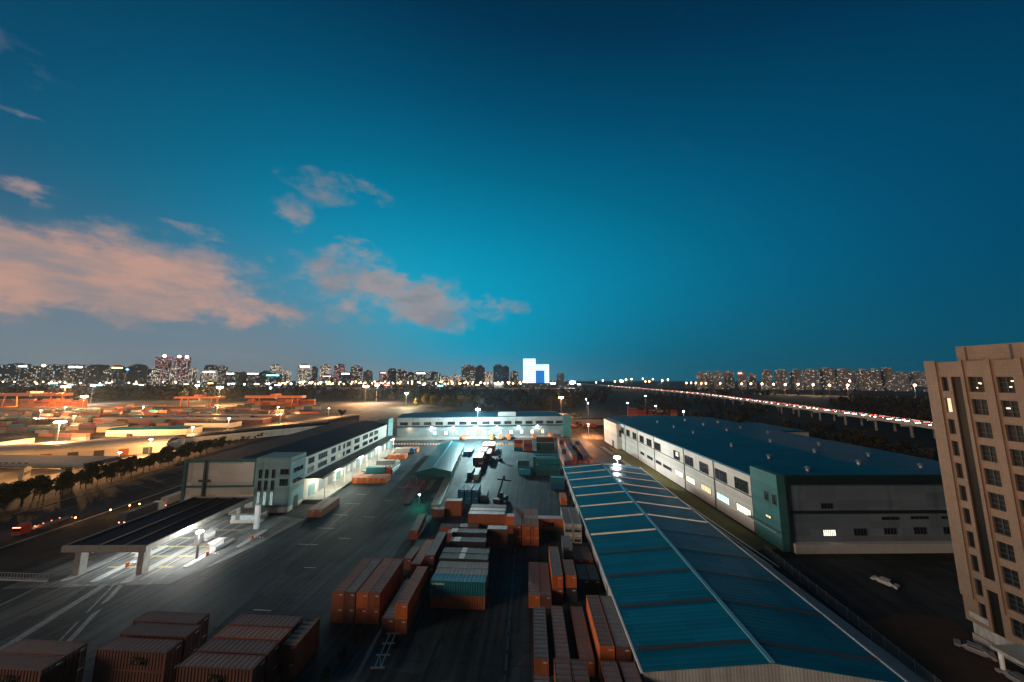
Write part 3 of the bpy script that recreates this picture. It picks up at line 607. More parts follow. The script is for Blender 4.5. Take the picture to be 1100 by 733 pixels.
for x in (2.5, 12, 21.5, 31, 41, 50.5, 60, 69.5, 79, 88, 97, 106, 115, 124, 132):
    opening(bb, 'y', x, x + 6, 11.2, 13.7, M['glass'], 0.0, bars=4)
for k, x in enumerate(range(24, 118, 9)):
    p = ('lit_cyan', 'lit_white', 'lit_cyan', 'lit_white', 'lit_warm', 'lit_cyan')[k % 6]
    f = slab('bay_door', M['steel'], bb, (x, x + 4.6, 0.48, 0.6, 1.3, 6.2))
    opening(bb, 'y', x + 5.2, x + 8.2, 3.0, 6.4, M[p], 0.6, bars=2)
for x in (28, 46, 64, 82, 100, 116):
    lamp_light(bb, (x, -1.9, 8.2), 1300, (0.82, 1.0, 0.98) if x not in (64, 116) else (1.0, 0.95, 0.8), 0.5)
    slab('bay_lamp', M['lamp_white'], bb, (x - 0.6, x + 0.6, -1.35, -1.1, 9.35, 9.7))
lamp_light(bb, (10, -1.9, 8.6), 1200, (1.0, 0.7, 0.4), 0.5)
# ------------------------------------------------------------------ storage shed with the big teal roof
sh = thing('storage_shed', 'long open storage shed under a teal blue gabled roof with light strips', 'shed', (0, 0, 0))
X0, XR, X1, Y0, Y1, ZE, ZR = 16.8, 35.6, 54.2, 52.6, 161.0, 6.3, 8.3
rb = MB(); th = 0.12
for xa, za, xb, zb in ((X0, ZE, XR, ZR), (XR, ZR, X1, ZE)):
    rb.poly([(xa, Y0, za), (xb, Y0, zb), (xb, Y1, zb), (xa, Y1, za)]); rb.poly([(xa, Y0, za - th), (xa, Y1, za - th), (xb, Y1, zb - th), (xb, Y0, zb - th)])
    rb.quad((xa, Y0, za - th), (xb, Y0, zb - th), (xb, Y0, zb), (xa, Y0, za)); rb.quad((xa, Y1, za), (xb, Y1, zb), (xb, Y1, zb - th), (xa, Y1, za - th))
rb.build('roof', M['shedroof'], sh)
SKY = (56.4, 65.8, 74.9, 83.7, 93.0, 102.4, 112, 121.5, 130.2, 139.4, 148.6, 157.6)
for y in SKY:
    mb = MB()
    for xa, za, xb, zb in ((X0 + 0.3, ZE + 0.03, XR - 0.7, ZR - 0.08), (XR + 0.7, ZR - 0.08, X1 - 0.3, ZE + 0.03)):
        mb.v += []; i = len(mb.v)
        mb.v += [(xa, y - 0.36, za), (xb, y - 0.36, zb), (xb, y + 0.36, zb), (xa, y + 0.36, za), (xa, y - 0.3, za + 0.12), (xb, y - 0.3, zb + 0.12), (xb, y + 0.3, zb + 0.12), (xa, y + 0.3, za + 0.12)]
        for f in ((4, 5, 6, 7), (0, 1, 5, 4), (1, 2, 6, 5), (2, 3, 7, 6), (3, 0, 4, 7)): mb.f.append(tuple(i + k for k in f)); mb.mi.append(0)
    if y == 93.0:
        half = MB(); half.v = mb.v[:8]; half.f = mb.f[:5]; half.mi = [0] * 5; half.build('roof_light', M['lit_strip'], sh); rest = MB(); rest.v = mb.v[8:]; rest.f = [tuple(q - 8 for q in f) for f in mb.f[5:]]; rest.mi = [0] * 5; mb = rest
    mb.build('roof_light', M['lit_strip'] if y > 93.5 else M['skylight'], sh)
mb = MB(); mb.box(XR - 0.35, XR + 0.35, Y0 - 0.05, Y1 + 0.05, ZR - 0.02, ZR + 0.16); mb.build('ridge_cap', M['ridge'], sh)
mb = MB(); mb.box(X0 - 0.32, X0 - 0.02, Y0, Y1, ZE - 0.3, ZE + 0.06); mb.box(X1 + 0.02, X1 + 0.32, Y0, Y1, ZE - 0.3, ZE + 0.06); mb.build('gutter', M['white'], sh)
mb = MB(); mb.poly([(X0 + 0.3, Y0 + 0.5, 0), (X1 - 0.3, Y0 + 0.5, 0), (X1 - 0.3, Y0 + 0.5, ZE - 0.15), (XR, Y0 + 0.5, ZR - 0.15), (X0 + 0.3, Y0 + 0.5, ZE - 0.15)])
mb.build('gable_wall', ribbed('gable sheet', (0.5, 0.5, 0.48, 1), 0, 0.5, 0.3, 0.5, 0.15), sh)
mb = MB(); mb.poly([(X0 + 0.3, Y1 - 0.5, 0), (X0 + 0.3, Y1 - 0.5, ZE - 0.15), (XR, Y1 - 0.5, ZR - 0.15), (X1 - 0.3, Y1 - 0.5, ZE - 0.15), (X1 - 0.3, Y1 - 0.5, 0)])
mb.build('gable_wall', bpy.data.materials['gable sheet'], sh)
slab('side_wall', ribbed('side sheet', (0.5, 0.5, 0.48, 1), 1, 0.5, 0.3, 0.5, 0.15), sh, (X0 + 0.3, X0 + 0.42, Y0 + 0.6, Y1 - 0.6, 2.4, ZE - 0.1), (X1 - 0.42, X1 - 0.3, Y0 + 0.6, Y1 - 0.6, 1.2, ZE - 0.1))
for y in SKY:
    for x in (X0 + 0.2, X1 - 0.2):
        mb = MB(); mb.box(x - 0.14, x + 0.14, y - 0.14, y + 0.14, 0, ZE - 0.12); mb.build('column', M['steel'], sh)

# ------------------------------------------------------------------ green roofed loading shed in the middle of the yard
ms = thing('loading_shed', 'narrow loading shed with green gabled roof beside the container row', 'shed', (-53.4, 148.2, 0), 6.2)
rb = MB()
for xa, za, xb, zb in ((0, 5.9, 8.3, 7.8), (8.3, 7.8, 16.6, 5.9)):
    rb.poly([(xa, 0, za), (xb, 0, zb), (xb, 62, zb), (xa, 62, za)]); rb.poly([(xa, 0, za - 0.15), (xa, 62, za - 0.15), (xb, 62, zb - 0.15), (xb, 0, zb - 0.15)])
    rb.quad((xa, 0, za - 0.15), (xb, 0, zb - 0.15), (xb, 0, zb), (xa, 0, za))
rb.build('roof', M['greenroof'], ms)
mb = MB(); mb.box(7.9, 8.7, -0.1, 62.1, 7.75, 8.0); mb.build('ridge_cap', M['ridge'], ms)
mb = MB(); mb.poly([(0.3, 0.4, 3.4), (16.3, 0.4, 3.4), (16.3, 0.4, 5.8), (8.3, 0.4, 7.6), (0.3, 0.4, 5.8)]); mb.build('gable_wall', M['teal'], ms)
slab('side_wall', M['tealpale'], ms, (16.2, 16.35, 0.6, 61, 2.2, 5.7))
for y in range(1, 62, 10):
    for x in (0.3, 16.3):
        mb = MB(); mb.box(x - 0.15, x + 0.15, y - 0.15, y + 0.15, 0, 5.7); mb.build('column', M['steel'], ms)
dk = thing('loading_dock', 'long narrow concrete loading dock with white edge along the green shed', 'dock', (-36.4, 124, 0), 6.2)
slab('platform', M['conc'], dk, (-1.8, 1.8, 0, 84, 0, 1.2))
slab('edge_strip', M['white'], dk, (1.45, 1.85, 0, 84, 1.2, 1.28))

# ------------------------------------------------------------------ gate canopy
gc = thing('gate_canopy', 'wide flat entrance gate canopy on square pillars over the lit plaza', 'canopy', (-118.8, 77.4, 0), 3.4)
gw, gl = 21.4, 33
slab('fascia', M['conc'], gc, (0, gw, 0, 0.5, 6.0, 7.5), (gw - 0.5, gw, 0.5, gl, 6.0, 7.5), (0, 0.5, 0.5, gl, 6.0, 7.5), (0.5, gw - 0.5, gl - 0.5, gl, 6.0, 7.5))
slab('roof', M['navyroof'], gc, (0.5, gw - 0.5, 0.5, gl - 0.5, 6.5, 7.1))
slab('roof_seam', M['frame'], gc, (8.2, 9.0, 0.5, gl - 0.5, 7.1, 7.35), (14.5, 15.0, 0.5, gl - 0.5, 7.1, 7.3))
slab('ceiling', M['white'], gc, (0.5, gw - 0.5, 0.5, gl - 0.5, 6.35, 6.48))
for x in (3.4, 19.4):
    for y in (1.6, 16, 30):
        slab('pillar', M['conc'], gc, (x - 0.75, x + 0.75, y - 0.75, y + 0.75, 0, 6.34))
for y in (5, 14, 23):
    slab('ceiling_lamp', M['lamp_white'], gc, (11, 12.2, y, y + 0.6, 6.2, 6.34))
    lamp_light(gc, (11.6, y + 0.3, 5.8), 800, (0.85, 0.97, 1.0), 0.5)
mb = MB(); mb.box(gw + 0.02, gw + 0.5, 9.5, 10.5, 6.6, 7.2); mb.build('edge_floodlight', M['lamp_white'], gc)
lamp_light(gc, (gw + 1.2, 10, 6.6), 1300, (1.0, 0.93, 0.82), 0.4)
def island(loc, rot, length, label):
    t = thing('traffic_island', label, 'traffic island', loc, rot)
    mb = MB(); n = 8; r = 0.9
    pts = [(r * math.cos(math.pi + math.pi * k / n), r * math.sin(math.pi + math.pi * k / n)) for k in range(n + 1)] + [(r * math.cos(math.pi * k / n), length + r * math.sin(math.pi * k / n)) for k in range(n + 1)]
    mb.prism(pts, 0, 0.2); mb.build('kerb_base', M['kerb'], t)
    return t
isl = []
for k, (x, lab) in enumerate(((-99.5, 'long kerbed gate island below the canopy edge carrying the right pillars'), (-107.5, 'middle gate island under the canopy carrying a toll booth'), (-115.4, 'gate island at the left pillars of the canopy'))):
    island((x, 77.0, 0), 3.4, 15, lab)
island((-91.5, 84, 0), 3.4, 13, 'kerbed island in front of the canopy with a floodlight and red barrier')
island((-86.5, 94, 0), 3.4, 9, 'short kerbed island nearest the teal stair tower on the plaza')
def booth(loc, label):
    t = thing('toll_booth', label, 'booth', loc, 3.4)
    slab('base', M['white'], t, (-0.8, 0.8, -1.3, 1.3, 0.2, 1.1))
    slab('window', M['dim_white'], t, (-0.78, 0.78, -1.25, 1.25, 1.1, 2.2))
    slab('corner_post', M['white'], t, *[(x - 0.06, x + 0.06, y - 0.06, y + 0.06, 1.1, 2.3) for x in (-0.76, 0.76) for y in (-1.26, 1.26)])
    slab('roof', M['white'], t, (-1.1, 1.1, -1.7, 1.7, 2.3, 2.5))
booth((-107.8, 86.5, 0.0), 'white lit toll booth under the middle of the canopy')
booth((-91.9, 92, 0.0), 'white lit toll booth out on the bright plaza')
booth((-99.9, 97, 0.0), 'white lit toll booth at the back edge of the canopy')
def barrier(loc, rot, label):
    t = thing('barrier_gate', label, 'barrier', loc, rot)
    slab('cabinet', M['orange'], t, (-0.25, 0.25, -0.25, 0.25, 0.2, 1.3))
    slab('boom', M['red'], t, (0.25, 4.2, -0.06, 0.06, 1.05, 1.22))
    slab('boom_stripe', M['white'], t, *[(0.8 + k, 1.3 + k, -0.07, 0.07, 1.04, 1.23) for k in range(0, 4)])
barrier((-91.0, 88.5, 0), -10, 'red and white barrier boom on the island before the bright plaza')
barrier((-86.2, 97.5, 0), -8, 'red and white barrier boom on the short island by the teal tower')
barrier((-106.9, 82.5, 0), -4, 'red and white barrier boom under the gate canopy')
gp = thing('gate_pylon', 'tall white gate pylon sign on the plaza behind the canopy', 'pylon', (-91.2, 104.5, 0), 3.4)
slab('post', M['white'], gp, (-0.7, 0.7, -0.4, 0.4, 0, 7.5)); slab('cap', M['steel'], gp, (-0.8, 0.8, -0.5, 0.5, 7.5, 7.8))
gh = thing('guard_house', 'low glazed guard house between the plaza and the teal tower', 'hut', (-103.5, 107.5, 0), 4.8)
slab('wall', M['cream'], gh, (0, 10, 0, 4, 0, 1.1), (0, 10, 3.2, 4, 1.1, 3)); slab('window', M['dim_cyan'], gh, (0.1, 9.9, 0.1, 0.2, 1.1, 2.5)); slab('roof', M['conc'], gh, (-0.5, 10.5, -0.5, 4.5, 3, 3.3))
fn = thing('railing', 'low grey railing along the kerb left of the gate canopy', 'railing', (-119.5, 76.4, 0))
slab('rail', M['steel'], fn, (-34, 0, -0.05, 0.05, 1.45, 1.55), (-34, 0, -0.05, 0.05, 0.35, 0.45))
slab('baluster', M['steel'], fn, *[(-34 + k * 0.85 - 0.04, -34 + k * 0.85 + 0.04, -0.04, 0.04, 0, 1.45) for k in range(41)])
slab('kerb', M['kerb'], fn, (-34, 0.4, -0.5, -0.15, 0, 0.25))

# ------------------------------------------------------------------ brown office tower on the right
M['tile'] = None
m, ntt, out = new_mat('brown facade tile')
b = ntt.node('ShaderNodeBsdfPrincipled'); b.inputs['Roughness'].default_value = 0.55
tc = ntt.node('ShaderNodeTexCoord').outputs['Object']; sp = ntt.node('ShaderNodeSeparateXYZ'); ntt.put(sp.inputs[0], tc)
cvn = ntt.node('ShaderNodeCombineXYZ'); ntt.put(cvn.inputs[0], ntt.m('ADD', sp.outputs[0], sp.outputs[1])); ntt.put(cvn.inputs[1], sp.outputs[2])
bk = ntt.node('ShaderNodeTexBrick'); bk.offset = 0.0; ntt.put(bk.inputs['Vector'], cvn.outputs[0]); bk.inputs['Scale'].default_value = 1.0
bk.inputs['Brick Width'].default_value = 0.6; bk.inputs['Row Height'].default_value = 0.6; bk.inputs['Mortar Size'].default_value = 0.02
bk.inputs['Color1'].default_value = (0.245, 0.15, 0.095, 1); bk.inputs['Color2'].default_value = (0.21, 0.13, 0.085, 1); bk.inputs['Mortar'].default_value = (0.16, 0.1, 0.068, 1)
kk = ntt.m('MULTIPLY_ADD', ntt.noise(tc, 0.25, 5), 0.5, 0.75)
vm = ntt.node('ShaderNodeVectorMath', operation='SCALE'); ntt.put(vm.inputs[0], bk.outputs[0]); ntt.put(vm.inputs['Scale'], kk)
ntt.put(b.inputs['Base Color'], vm.outputs[0]); ntt.l.new(b.outputs[0], out.inputs[0]); M['tile'] = m
M['dimglass'] = surf('dull tower glass', (0.014, 0.016, 0.018), 0.4, var=0.3, spec=0.15)
M['strip'] = surf('dark spandrel glass', (0.014, 0.012, 0.011), 0.35, var=0.3, spec=0.15)
br = thing('office_tower', 'tall brown tiled office tower with dark windows at the right edge', 'building', (84.5, 70.3, 0), 3.8)
BD, BL = 30, 46      # depth to the right, length towards the viewpoint
zt = [50.2 - 4.23 * k for k in range(11)]
wall = MB(); pil = MB()
# window bays as recesses between piers and spandrels (facade plane x=0, inner plane x=0.55)
bays = [(-2.9, -2.0)] + [(-7.6 - 3.5 * k, -5.7 - 3.5 * k) for k in range(11)]
edges = sorted([-BL] + [e for q in bays for e in q] + [0])
inb = lambda a, c: any(abs(a - q[0]) < 1e-4 and abs(c - q[1]) < 1e-4 for q in bays)
strip = (-4.75, -3.4)
for a, c in zip(edges, edges[1:]):
    if c - a < 1e-4: continue
    if inb(a, c):
        zz = 53.2
        for z in zt:
            wall.box(0, 0.55, a, c, z, zz); zz = z - 2.9
        wall.box(0, 0.55, a, c, 3.6, zz)
    elif a <= strip[0] and c >= strip[1]:
        wall.box(0, 0.55, a, strip[0], 3.6, 53.2); wall.box(0, 0.55, strip[1], c, 3.6, 53.2)
        wall.box(0, 0.55, strip[0], strip[1], 50.2, 53.2); wall.box(0, 0.55, strip[0], strip[1], 11, 13)
    else:
        wall.box(0, 0.55, a, c, 3.6, 53.2)
wall.box(0.6, BD, -0.4, 0, 3.6, 53.2); wall.box(BD - 0.4, BD, -BL, -0.4, 3.6, 53.2); wall.box(0.6, BD - 0.4, -BL, -BL + 0.4, 3.6, 53.2)
wall.build('wall', M['tile'], br)
for y0, y1 in ((-1.6, 0.12), (-5.35, -4.9), (-8.85, -8.25), (-12.35, -11.75), (-15.85, -15.25), (-19.35, -18.75)):
    slab('pier', M['tile'], br, (-0.22, -0.002, y0, y1, 8.0, 53.5))
slab('spandrel_strip', M['strip'], br, (0.3, 0.5, strip[0], strip[1], 13, 50.2), (0.3, 0.5, strip[0], strip[1], 3.6, 11))
slab('roof', M['conc'], br, (0.6, BD - 0.4, -BL + 0.4, -0.4, 52.0, 52.3))
slab('penthouse', M['tile'], br, (1.4, BD - 2, -BL, -3.8, 53.25, 56.2))
slab('penthouse_joint', M['frame'], br, (1.3, 1.39, -5.2, -5.0, 53.4, 56), (1.3, 1.39, -10.7, -10.5, 53.4, 56))
rnd = random.Random(3)
for bi, (a, c) in enumerate(bays[:6]):
    for fi, z in enumerate(zt):
        f = MB(); t = 0.1
        f.box(0.3, 0.42, a, c, z - 2.9, z - 2.8); f.box(0.3, 0.42, a, c, z - 0.1, z); f.box(0.3, 0.42, a, a + t, z - 2.8, z - 0.1); f.box(0.3, 0.42, c - t, c, z - 2.8, z - 0.1)
        mid = (a + c) / 2
        if c - a > 1.2: f.box(0.32, 0.4, mid - 0.05, mid + 0.05, z - 2.8, z - 0.1); f.box(0.32, 0.4, a + t, c - t, z - 2.0, z - 1.9); f.box(0.32, 0.4, a + t, c - t, z - 1.1, z - 1.02)
        fo = f.build('window', M['frame'], br)
        litp = (bi, fi) in ((0, 1), (1, 7))
        slab('pane', M['lit_warm'] if (bi, fi) == (0, 1) else M['dimglass'], fo, (0.43, 0.47, a + t, c - t, z - 2.8, z - 0.1))
        if (bi, fi) in ((1, 0), (2, 0), (2, 1), (3, 1), (4, 0)):
            for q in range(3 if bi == 1 else 2):
                yy, zz = rnd.uniform(a + 0.4, c - 0.4), rnd.uniform(z - 2.2, z - 0.5)
                slab('room_lamp', M['lit_lamp'] if 'lit_lamp' in M else M.setdefault('lit_lamp', glow('room lamp', (1.0, 0.75, 0.4), 3.5)), fo, (0.40, 0.425, yy - 0.14, yy + 0.14, zz - 0.1, zz + 0.1))
slab('podium', M['conc'], br, (0.35, BD, -BL, -0.6, 0, 3.5), (-0.1, 0.3, -3.0, -0.6, 0.0, 1.6), (-0.05, 0.3, -3.0, -0.6, 4.4, 5.4))
slab('podium_glass', M['glass'], br, (0.2, 0.34, -20, -5.6, 0.3, 3.2))
slab('entrance_canopy', M['conc'], br, (-5.5, 0.34, -16, -6.5, 3.6, 4.1))
for y in (-15.4, -7.2): 
    mb = MB(); mb.tube((-4.9, y, 0), (-4.9, y, 3.6), 0.28, n=8); mb.build('entrance_column', M['white'], br)
slab('sign_panel', glow('teal shop light', (0.1, 0.9, 0.85), 1.2), br, (-0.06, 0.0, -9.3, -7.4, 4.3, 5.2))

# ------------------------------------------------------------------ shipping containers
def corr_side(mb, x, y0, y1, z0, z1, n, depth, sign):
    """corrugated panel in the plane x, facing sign"""
    p = (y1 - y0) / n; prof = []
    for k in range(n):
        a = y0 + k * p
        prof += [(a, 0), (a + 0.2 * p, 0), (a + 0.38 * p, depth), (a + 0.82 * p, depth)]
    prof.append((y1, 0))
    for (ya, da), (yb, db) in zip(prof, prof[1:]):
        mb.quad((x - sign * da, ya, z0), (x - sign * db, yb, z0), (x - sign * db, yb, z1), (x - sign * da, ya, z1))
def corr_end(mb, y, x0, x1, z0, z1, n, depth, sign):
    p = (x1 - x0) / n; prof = []
    for k in range(n):
        a = x0 + k * p
        prof += [(a, 0), (a + 0.2 * p, 0), (a + 0.38 * p, depth), (a + 0.82 * p, depth)]
    prof.append((x1, 0))
    for (xa, da), (xb, db) in zip(prof, prof[1:]):
        mb.quad((xa, y - sign * da, z0), (xb, y - sign * db, z0), (xb, y - sign * db, z1), (xa, y - sign * da, z1))
MESH = {}
def container_meshes(Lc, H, far=False):
    key = (Lc, H, far)
    if key in MESH: return MESH[key]
    w, h = 1.22, Lc / 2
    b = MB(); n = int(Lc / (1.2 if far else 0.55))
    for s_ in (-1, 1): corr_side(b, s_ * (w - 0.02), -h + 0.12, h - 0.12, 0.16, H - 0.1, n, 0.06, s_)
    corr_end(b, h - 0.02, -w + 0.12, w - 0.12, 0.16, H - 0.1, 5, 0.05, 1)
    for sx in (-1, 1):
        xa, xb = sorted((sx * w, sx * (w - 0.14)))
        for sy in (-1, 1):
            ya, yb = sorted((sy * h, sy * (h - 0.14))); b.box(xa, xb, ya, yb, 0, H)
        b.box(min(sx * w, sx * (w - 0.1)), max(sx * w, sx * (w - 0.1)), -h + 0.14, h - 0.14, 0.0, 0.17)
        b.box(min(sx * w, sx * (w - 0.1)), max(sx * w, sx * (w - 0.1)), -h + 0.14, h - 0.14, H - 0.11, H - 0.01)
    for sy in (-1, 1):
        ya, yb = sorted((sy * h, sy * (h - 0.1)))
        b.box(-w + 0.14, w - 0.14, ya, yb, 0, 0.17); b.box(-w + 0.14, w - 0.14, ya, yb, H - 0.12, H - 0.01)
    b.box(-w + 0.1, w - 0.1, -h + 0.1, h - 0.1, 0.06, 0.15)
    r = MB(); nr = int(Lc / (2.4 if far else 0.9)); p = (Lc - 0.2) / nr
    for k in range(nr):
        a = -h + 0.1 + k * p; q = [(a, 0), (a + 0.3 * p, 0), (a + 0.42 * p, 0.035), (a + 0.88 * p, 0.035), (a + p, 0)]
        for (ya, za), (yb, zb) in zip(q, q[1:]): r.quad((-w + 0.08, ya, H - 0.03 - 0.03 + za), (w - 0.08, ya, H - 0.06 + za), (w - 0.08, yb, H - 0.06 + zb), (-w + 0.08, yb, H - 0.06 + zb))
    d = []
    for s_ in (-1, 1):
        dm = MB(); xa, xb = sorted((s_ * 0.015, s_ * (w - 0.13)))
        dm.box(xa, xb, -h + 0.03, -h + 0.08, 0.18, H - 0.13)
        for f in (0.3, 0.75):
            x = s_ * (0.02 + f * (w - 0.16)); dm.box(x - 0.03, x + 0.03, -h - 0.005, -h + 0.03, 0.14, H - 0.1)
        if not far:
            for zf in (0.3, 0.52, 0.74): dm.box(xa + 0.03, xb - 0.03, -h + 0.015, -h + 0.03, H * zf, H * zf + 0.05)
        d.append(dm)
    def fin(m, nm):
        me = m.mesh(nm); me.materials.append(M['c_brown']); return me
    MESH[key] = (fin(b, 'body'), fin(r, 'roof'), fin(d[0], 'door'), fin(d[1], 'door'))
    return MESH[key]
def container(label, cx, cy, z, rot, Lc, H, colr, roof=None, group=None, far=False, name='shipping_container', doors=True):
    t = thing(name, label, 'container', (cx, cy, z), rot, group)
    bm, rm, d1, d2 = container_meshes(Lc, H, far)
    for nm, me, mm in (('body', bm, M['c_' + colr]), ('roof', rm, M['r_' + (roof or colr)]), ('door', d1, M['c_' + colr]), ('door', d2, M['c_' + colr])):
        o = bpy.data.objects.new(nm, me); col.objects.link(o); o.parent = t; objmat(o, 0, mm)
    if not far:
        key = ('marks', Lc, H)
        if key not in MESH:
            k = MB(); h = Lc / 2; k.box(0.25, 0.95, -h + 0.008, -h + 0.028, H * 0.76, H * 0.84)
            MESH[key] = k.mesh('marking_plate', [M['paint']])
        o = bpy.data.objects.new('marking_plate', MESH[key]); col.objects.link(o); o.parent = t
    return t
def lettering(parent, text, size, loc, rot, mat_, shear=0.25):
    cu = bpy.data.curves.new('lettering', 'FONT'); cu.body = text; cu.size = size; cu.shear = shear; cu.extrude = 0.012; cu.offset = 0.012 * size
    cu.space_character = 1.12
    o = bpy.data.objects.new('lettering', cu); col.objects.link(o)
    bpy.context.view_layer.update()
    me = bpy.data.meshes.new_from_object(o.evaluated_get(bpy.context.evaluated_depsgraph_get()))
    bpy.data.objects.remove(o); me.materials.clear(); me.materials.append(mat_)
    o = bpy.data.objects.new('lettering', me); col.objects.link(o); o.parent = parent; o.location = loc; o.rotation_euler = rot
    return o
NEAR = -90   # rotation that lays a container across the view, its right-hand long side (local -x... ) towards the viewpoint
def letter_side(t, text, size, along, zz, matn='black', shear=0.25):
    """lettering on the long side that faces the viewpoint of a container laid across (rot=90)"""
    return lettering(t, text, size, (-1.245, -along, zz), (R(90), 0, R(-90)), M[matn], shear)
CN = 0
LF, TW = 12.19, 6.06
HC, HS = 2.9, 2.6
A_, B_ = 0, 0
# -- dark blocks lower left: laid across the view (rot 90: local -y end points to +x)
for k, cy in enumerate((59.6, 56.9, 54.2, 51.45)):
    nm = ('rearmost', 'second', 'third', 'front')[k]
    container('dim brown container on the ground, %s of the right dark block lower left' % nm, -48.4, cy, 0, 90, LF, HC, 'brown', None, 'dark stacked containers lower left')
    t = container('dim brown container on top, %s of the right dark block lower left' % nm, -48.4, cy, HC, 90, LF, HC, 'brown' if k != 1 else 'rust', None, 'dark stacked containers lower left')
    if k == 3: letter_side(t, 'ZIM', 1.7, -1.3, 0.8)
for k, (cx, cy) in enumerate(((-66.6, 59.4), (-65.2, 56.6), (-65.0, 53.5))):
    nm = ('rearmost', 'middle', 'front')[k]
    container('dim brown container on the ground, %s of the middle dark block' % nm, cx, cy, 0, 90, LF, HC, 'brown', None, 'dark stacked containers lower left')
    t = container('dim brown container on top, %s of the middle dark block' % nm, cx, cy, HC, 90, LF, HC, 'brown', None, 'dark stacked containers lower left')
    if k == 2: letter_side(t, 'ZIM', 1.7, -0.2, 0.85)
for k, cy in enumerate((52.2, 49.6)):
    nm = ('rear', 'front')[k]
    container('dim brown container on the ground, %s of the block at the lower left corner' % nm, -80.4, cy, 0, 90, LF, HC, 'brown', None, 'dark stacked containers lower left')
    t = container('dim brown container on top, %s of the block at the lower left corner' % nm, -80.4, cy, HC, 90, LF, HC, 'brown', None, 'dark stacked containers lower left')
    if k == 1: letter_side(t, 'ZIM', 1.7, -0.6, 0.85)
container('short rusty container standing lengthwise at the right end of the dark block', -40.7, 58.6, 0, 0, TW, HS, 'rust')
container('short rusty container lying on another at the right end of the dark block', -40.7, 58.6, HS, 0, TW, HS, 'rust')
# -- B: four side by side, two high
for k, cx in enumerate((-39.9, -37.4, -34.7, -32.2)):
    nm = ('leftmost', 'second from left', 'third from left', 'rightmost')[k]
    container('rusty brown container on the ground, %s of the four-wide block' % nm, cx, 73.7, 0, 0, LF, HC, 'rust' if k != 1 else 'brown', None, 'four-wide rusty block')
    container('rusty brown container on top, %s of the four-wide block' % nm, cx, 73.7, HC, 0, LF, HC, ('rust', 'brown', 'orange', 'rust')[k], ('rust', 'grey', 'rust', 'brown')[k], 'four-wide rusty block')
# -- C: line running away from the viewpoint
container('brown container with one dark open door in the row beside the rusty block', -28.2, 71.7, 0, 0, LF, HS, 'brown', 'grey')
container('rusty container at ground level in the row right of the open one', -25.5, 71.5, 0, 0, LF, 2.75, 'rust')
container('rusty container with bright orange end on top of the row', -25.5, 71.5, 2.75, 0, LF, 2.75, 'orange', 'rust')
container('long pale brown container on the ground behind the open one', -29.3, 89.5, 0, 0, LF, HS, 'rust', 'rust')
container('dark brown container at ground level further along the row', -25.3, 88.2, 0, 0, LF, 2.75, 'brown')
container('grey roofed brown container on top further along the row', -25.3, 88.2, 2.75, 0, LF, 2.75, 'brown', 'grey')
container('short dark brown container behind the rusty four-wide block', -32.2, 88.7, 0, -4, TW, HS, 'brown', 'brown')
container('lone long container with orange end beside the green signal lamp', -36.9, 106.6, 0, 7, LF, HS, 'rust', 'grey')
# -- D: stack with the teal container in front
container('orange brown container under the teal one at the front of the centre stack', -15.9, 73.9, 0, 90, LF, HS, 'rust')
t = container('teal container with small white writing on the front of the centre stack', -15.9, 73.9, HS, 90, LF, HC, 'teal', 'sky')
mb = MB()
for q, (a, wq) in enumerate(((0, .22), (.32, .2), (.75, .34), (1.15, .28), (1.5, .3), (1.86, .3), (2.22, .26), (2.54, .22))): mb.box(-1.25, -1.215, 5.75 - a - wq, 5.75 - a, 2.1, 2.36 + 0.06 * (q % 3))
mb.build('writing', M['white'], t)
container('rusty container on the ground behind the front orange brown one', -15.9, 76.6, 0, 90, LF, HS, 'brown')
container('grey tarpaulin topped container just behind the teal one', -15.9, 76.6, HS, 90, LF, HS, 'tarp', 'tarp')
container('rusty container on the ground third in the centre stack', -16.1, 79.3, 0, 90, LF, HS, 'brown')
container('grey tarpaulin topped container second behind the teal one', -16.1, 79.3, HS, 90, LF, HS, 'tarp', 'tarp')
def banded(label, cx, cy, z, Lc, band_x0, band_x1, H=HS, colr='dark'):
    t = container(label, cx, cy, z, 90, Lc, H, colr, colr)
    slab('roof_band', M['r_pale'], t, (-1.1, 1.1, band_x0, band_x1, H - 0.03, H + 0.02))
for k, (cx, cy, b0, b1) in enumerate(((-16.6, 82.9, -0.2, 1.2), (-16.6, 85.6, -0.2, 1.2), (-17.2, 91.0, 2.2, 4.0), (-17.6, 96.0, 3.6, 5.6))):
    nm = ('nearest', 'second', 'third', 'farthest')[k]
    container('dark grey container on the ground, %s behind the tarpaulin ones' % nm, cx, cy, 0, 90, LF if k < 2 else 10.0, HS, 'dark')
    banded('dark grey container with a white roof band, %s behind the tarpaulin ones' % nm, cx, cy, HS, LF if k < 2 else 10.0, b0, b1)
container('small rusty brown container behind the dark grey banded ones', -25.8, 104.5, 0, 90, TW, HS, 'rust', 'grey')
container('pale roofed rusty container in front of the yellow shrub', -22.5, 100.8, 0, 90, TW, HS, 'rust', 'pale')
container('small rusty container beyond the pale roofed one in the row', -19.5, 105, 0, 90, TW, HS, 'brown', 'grey')
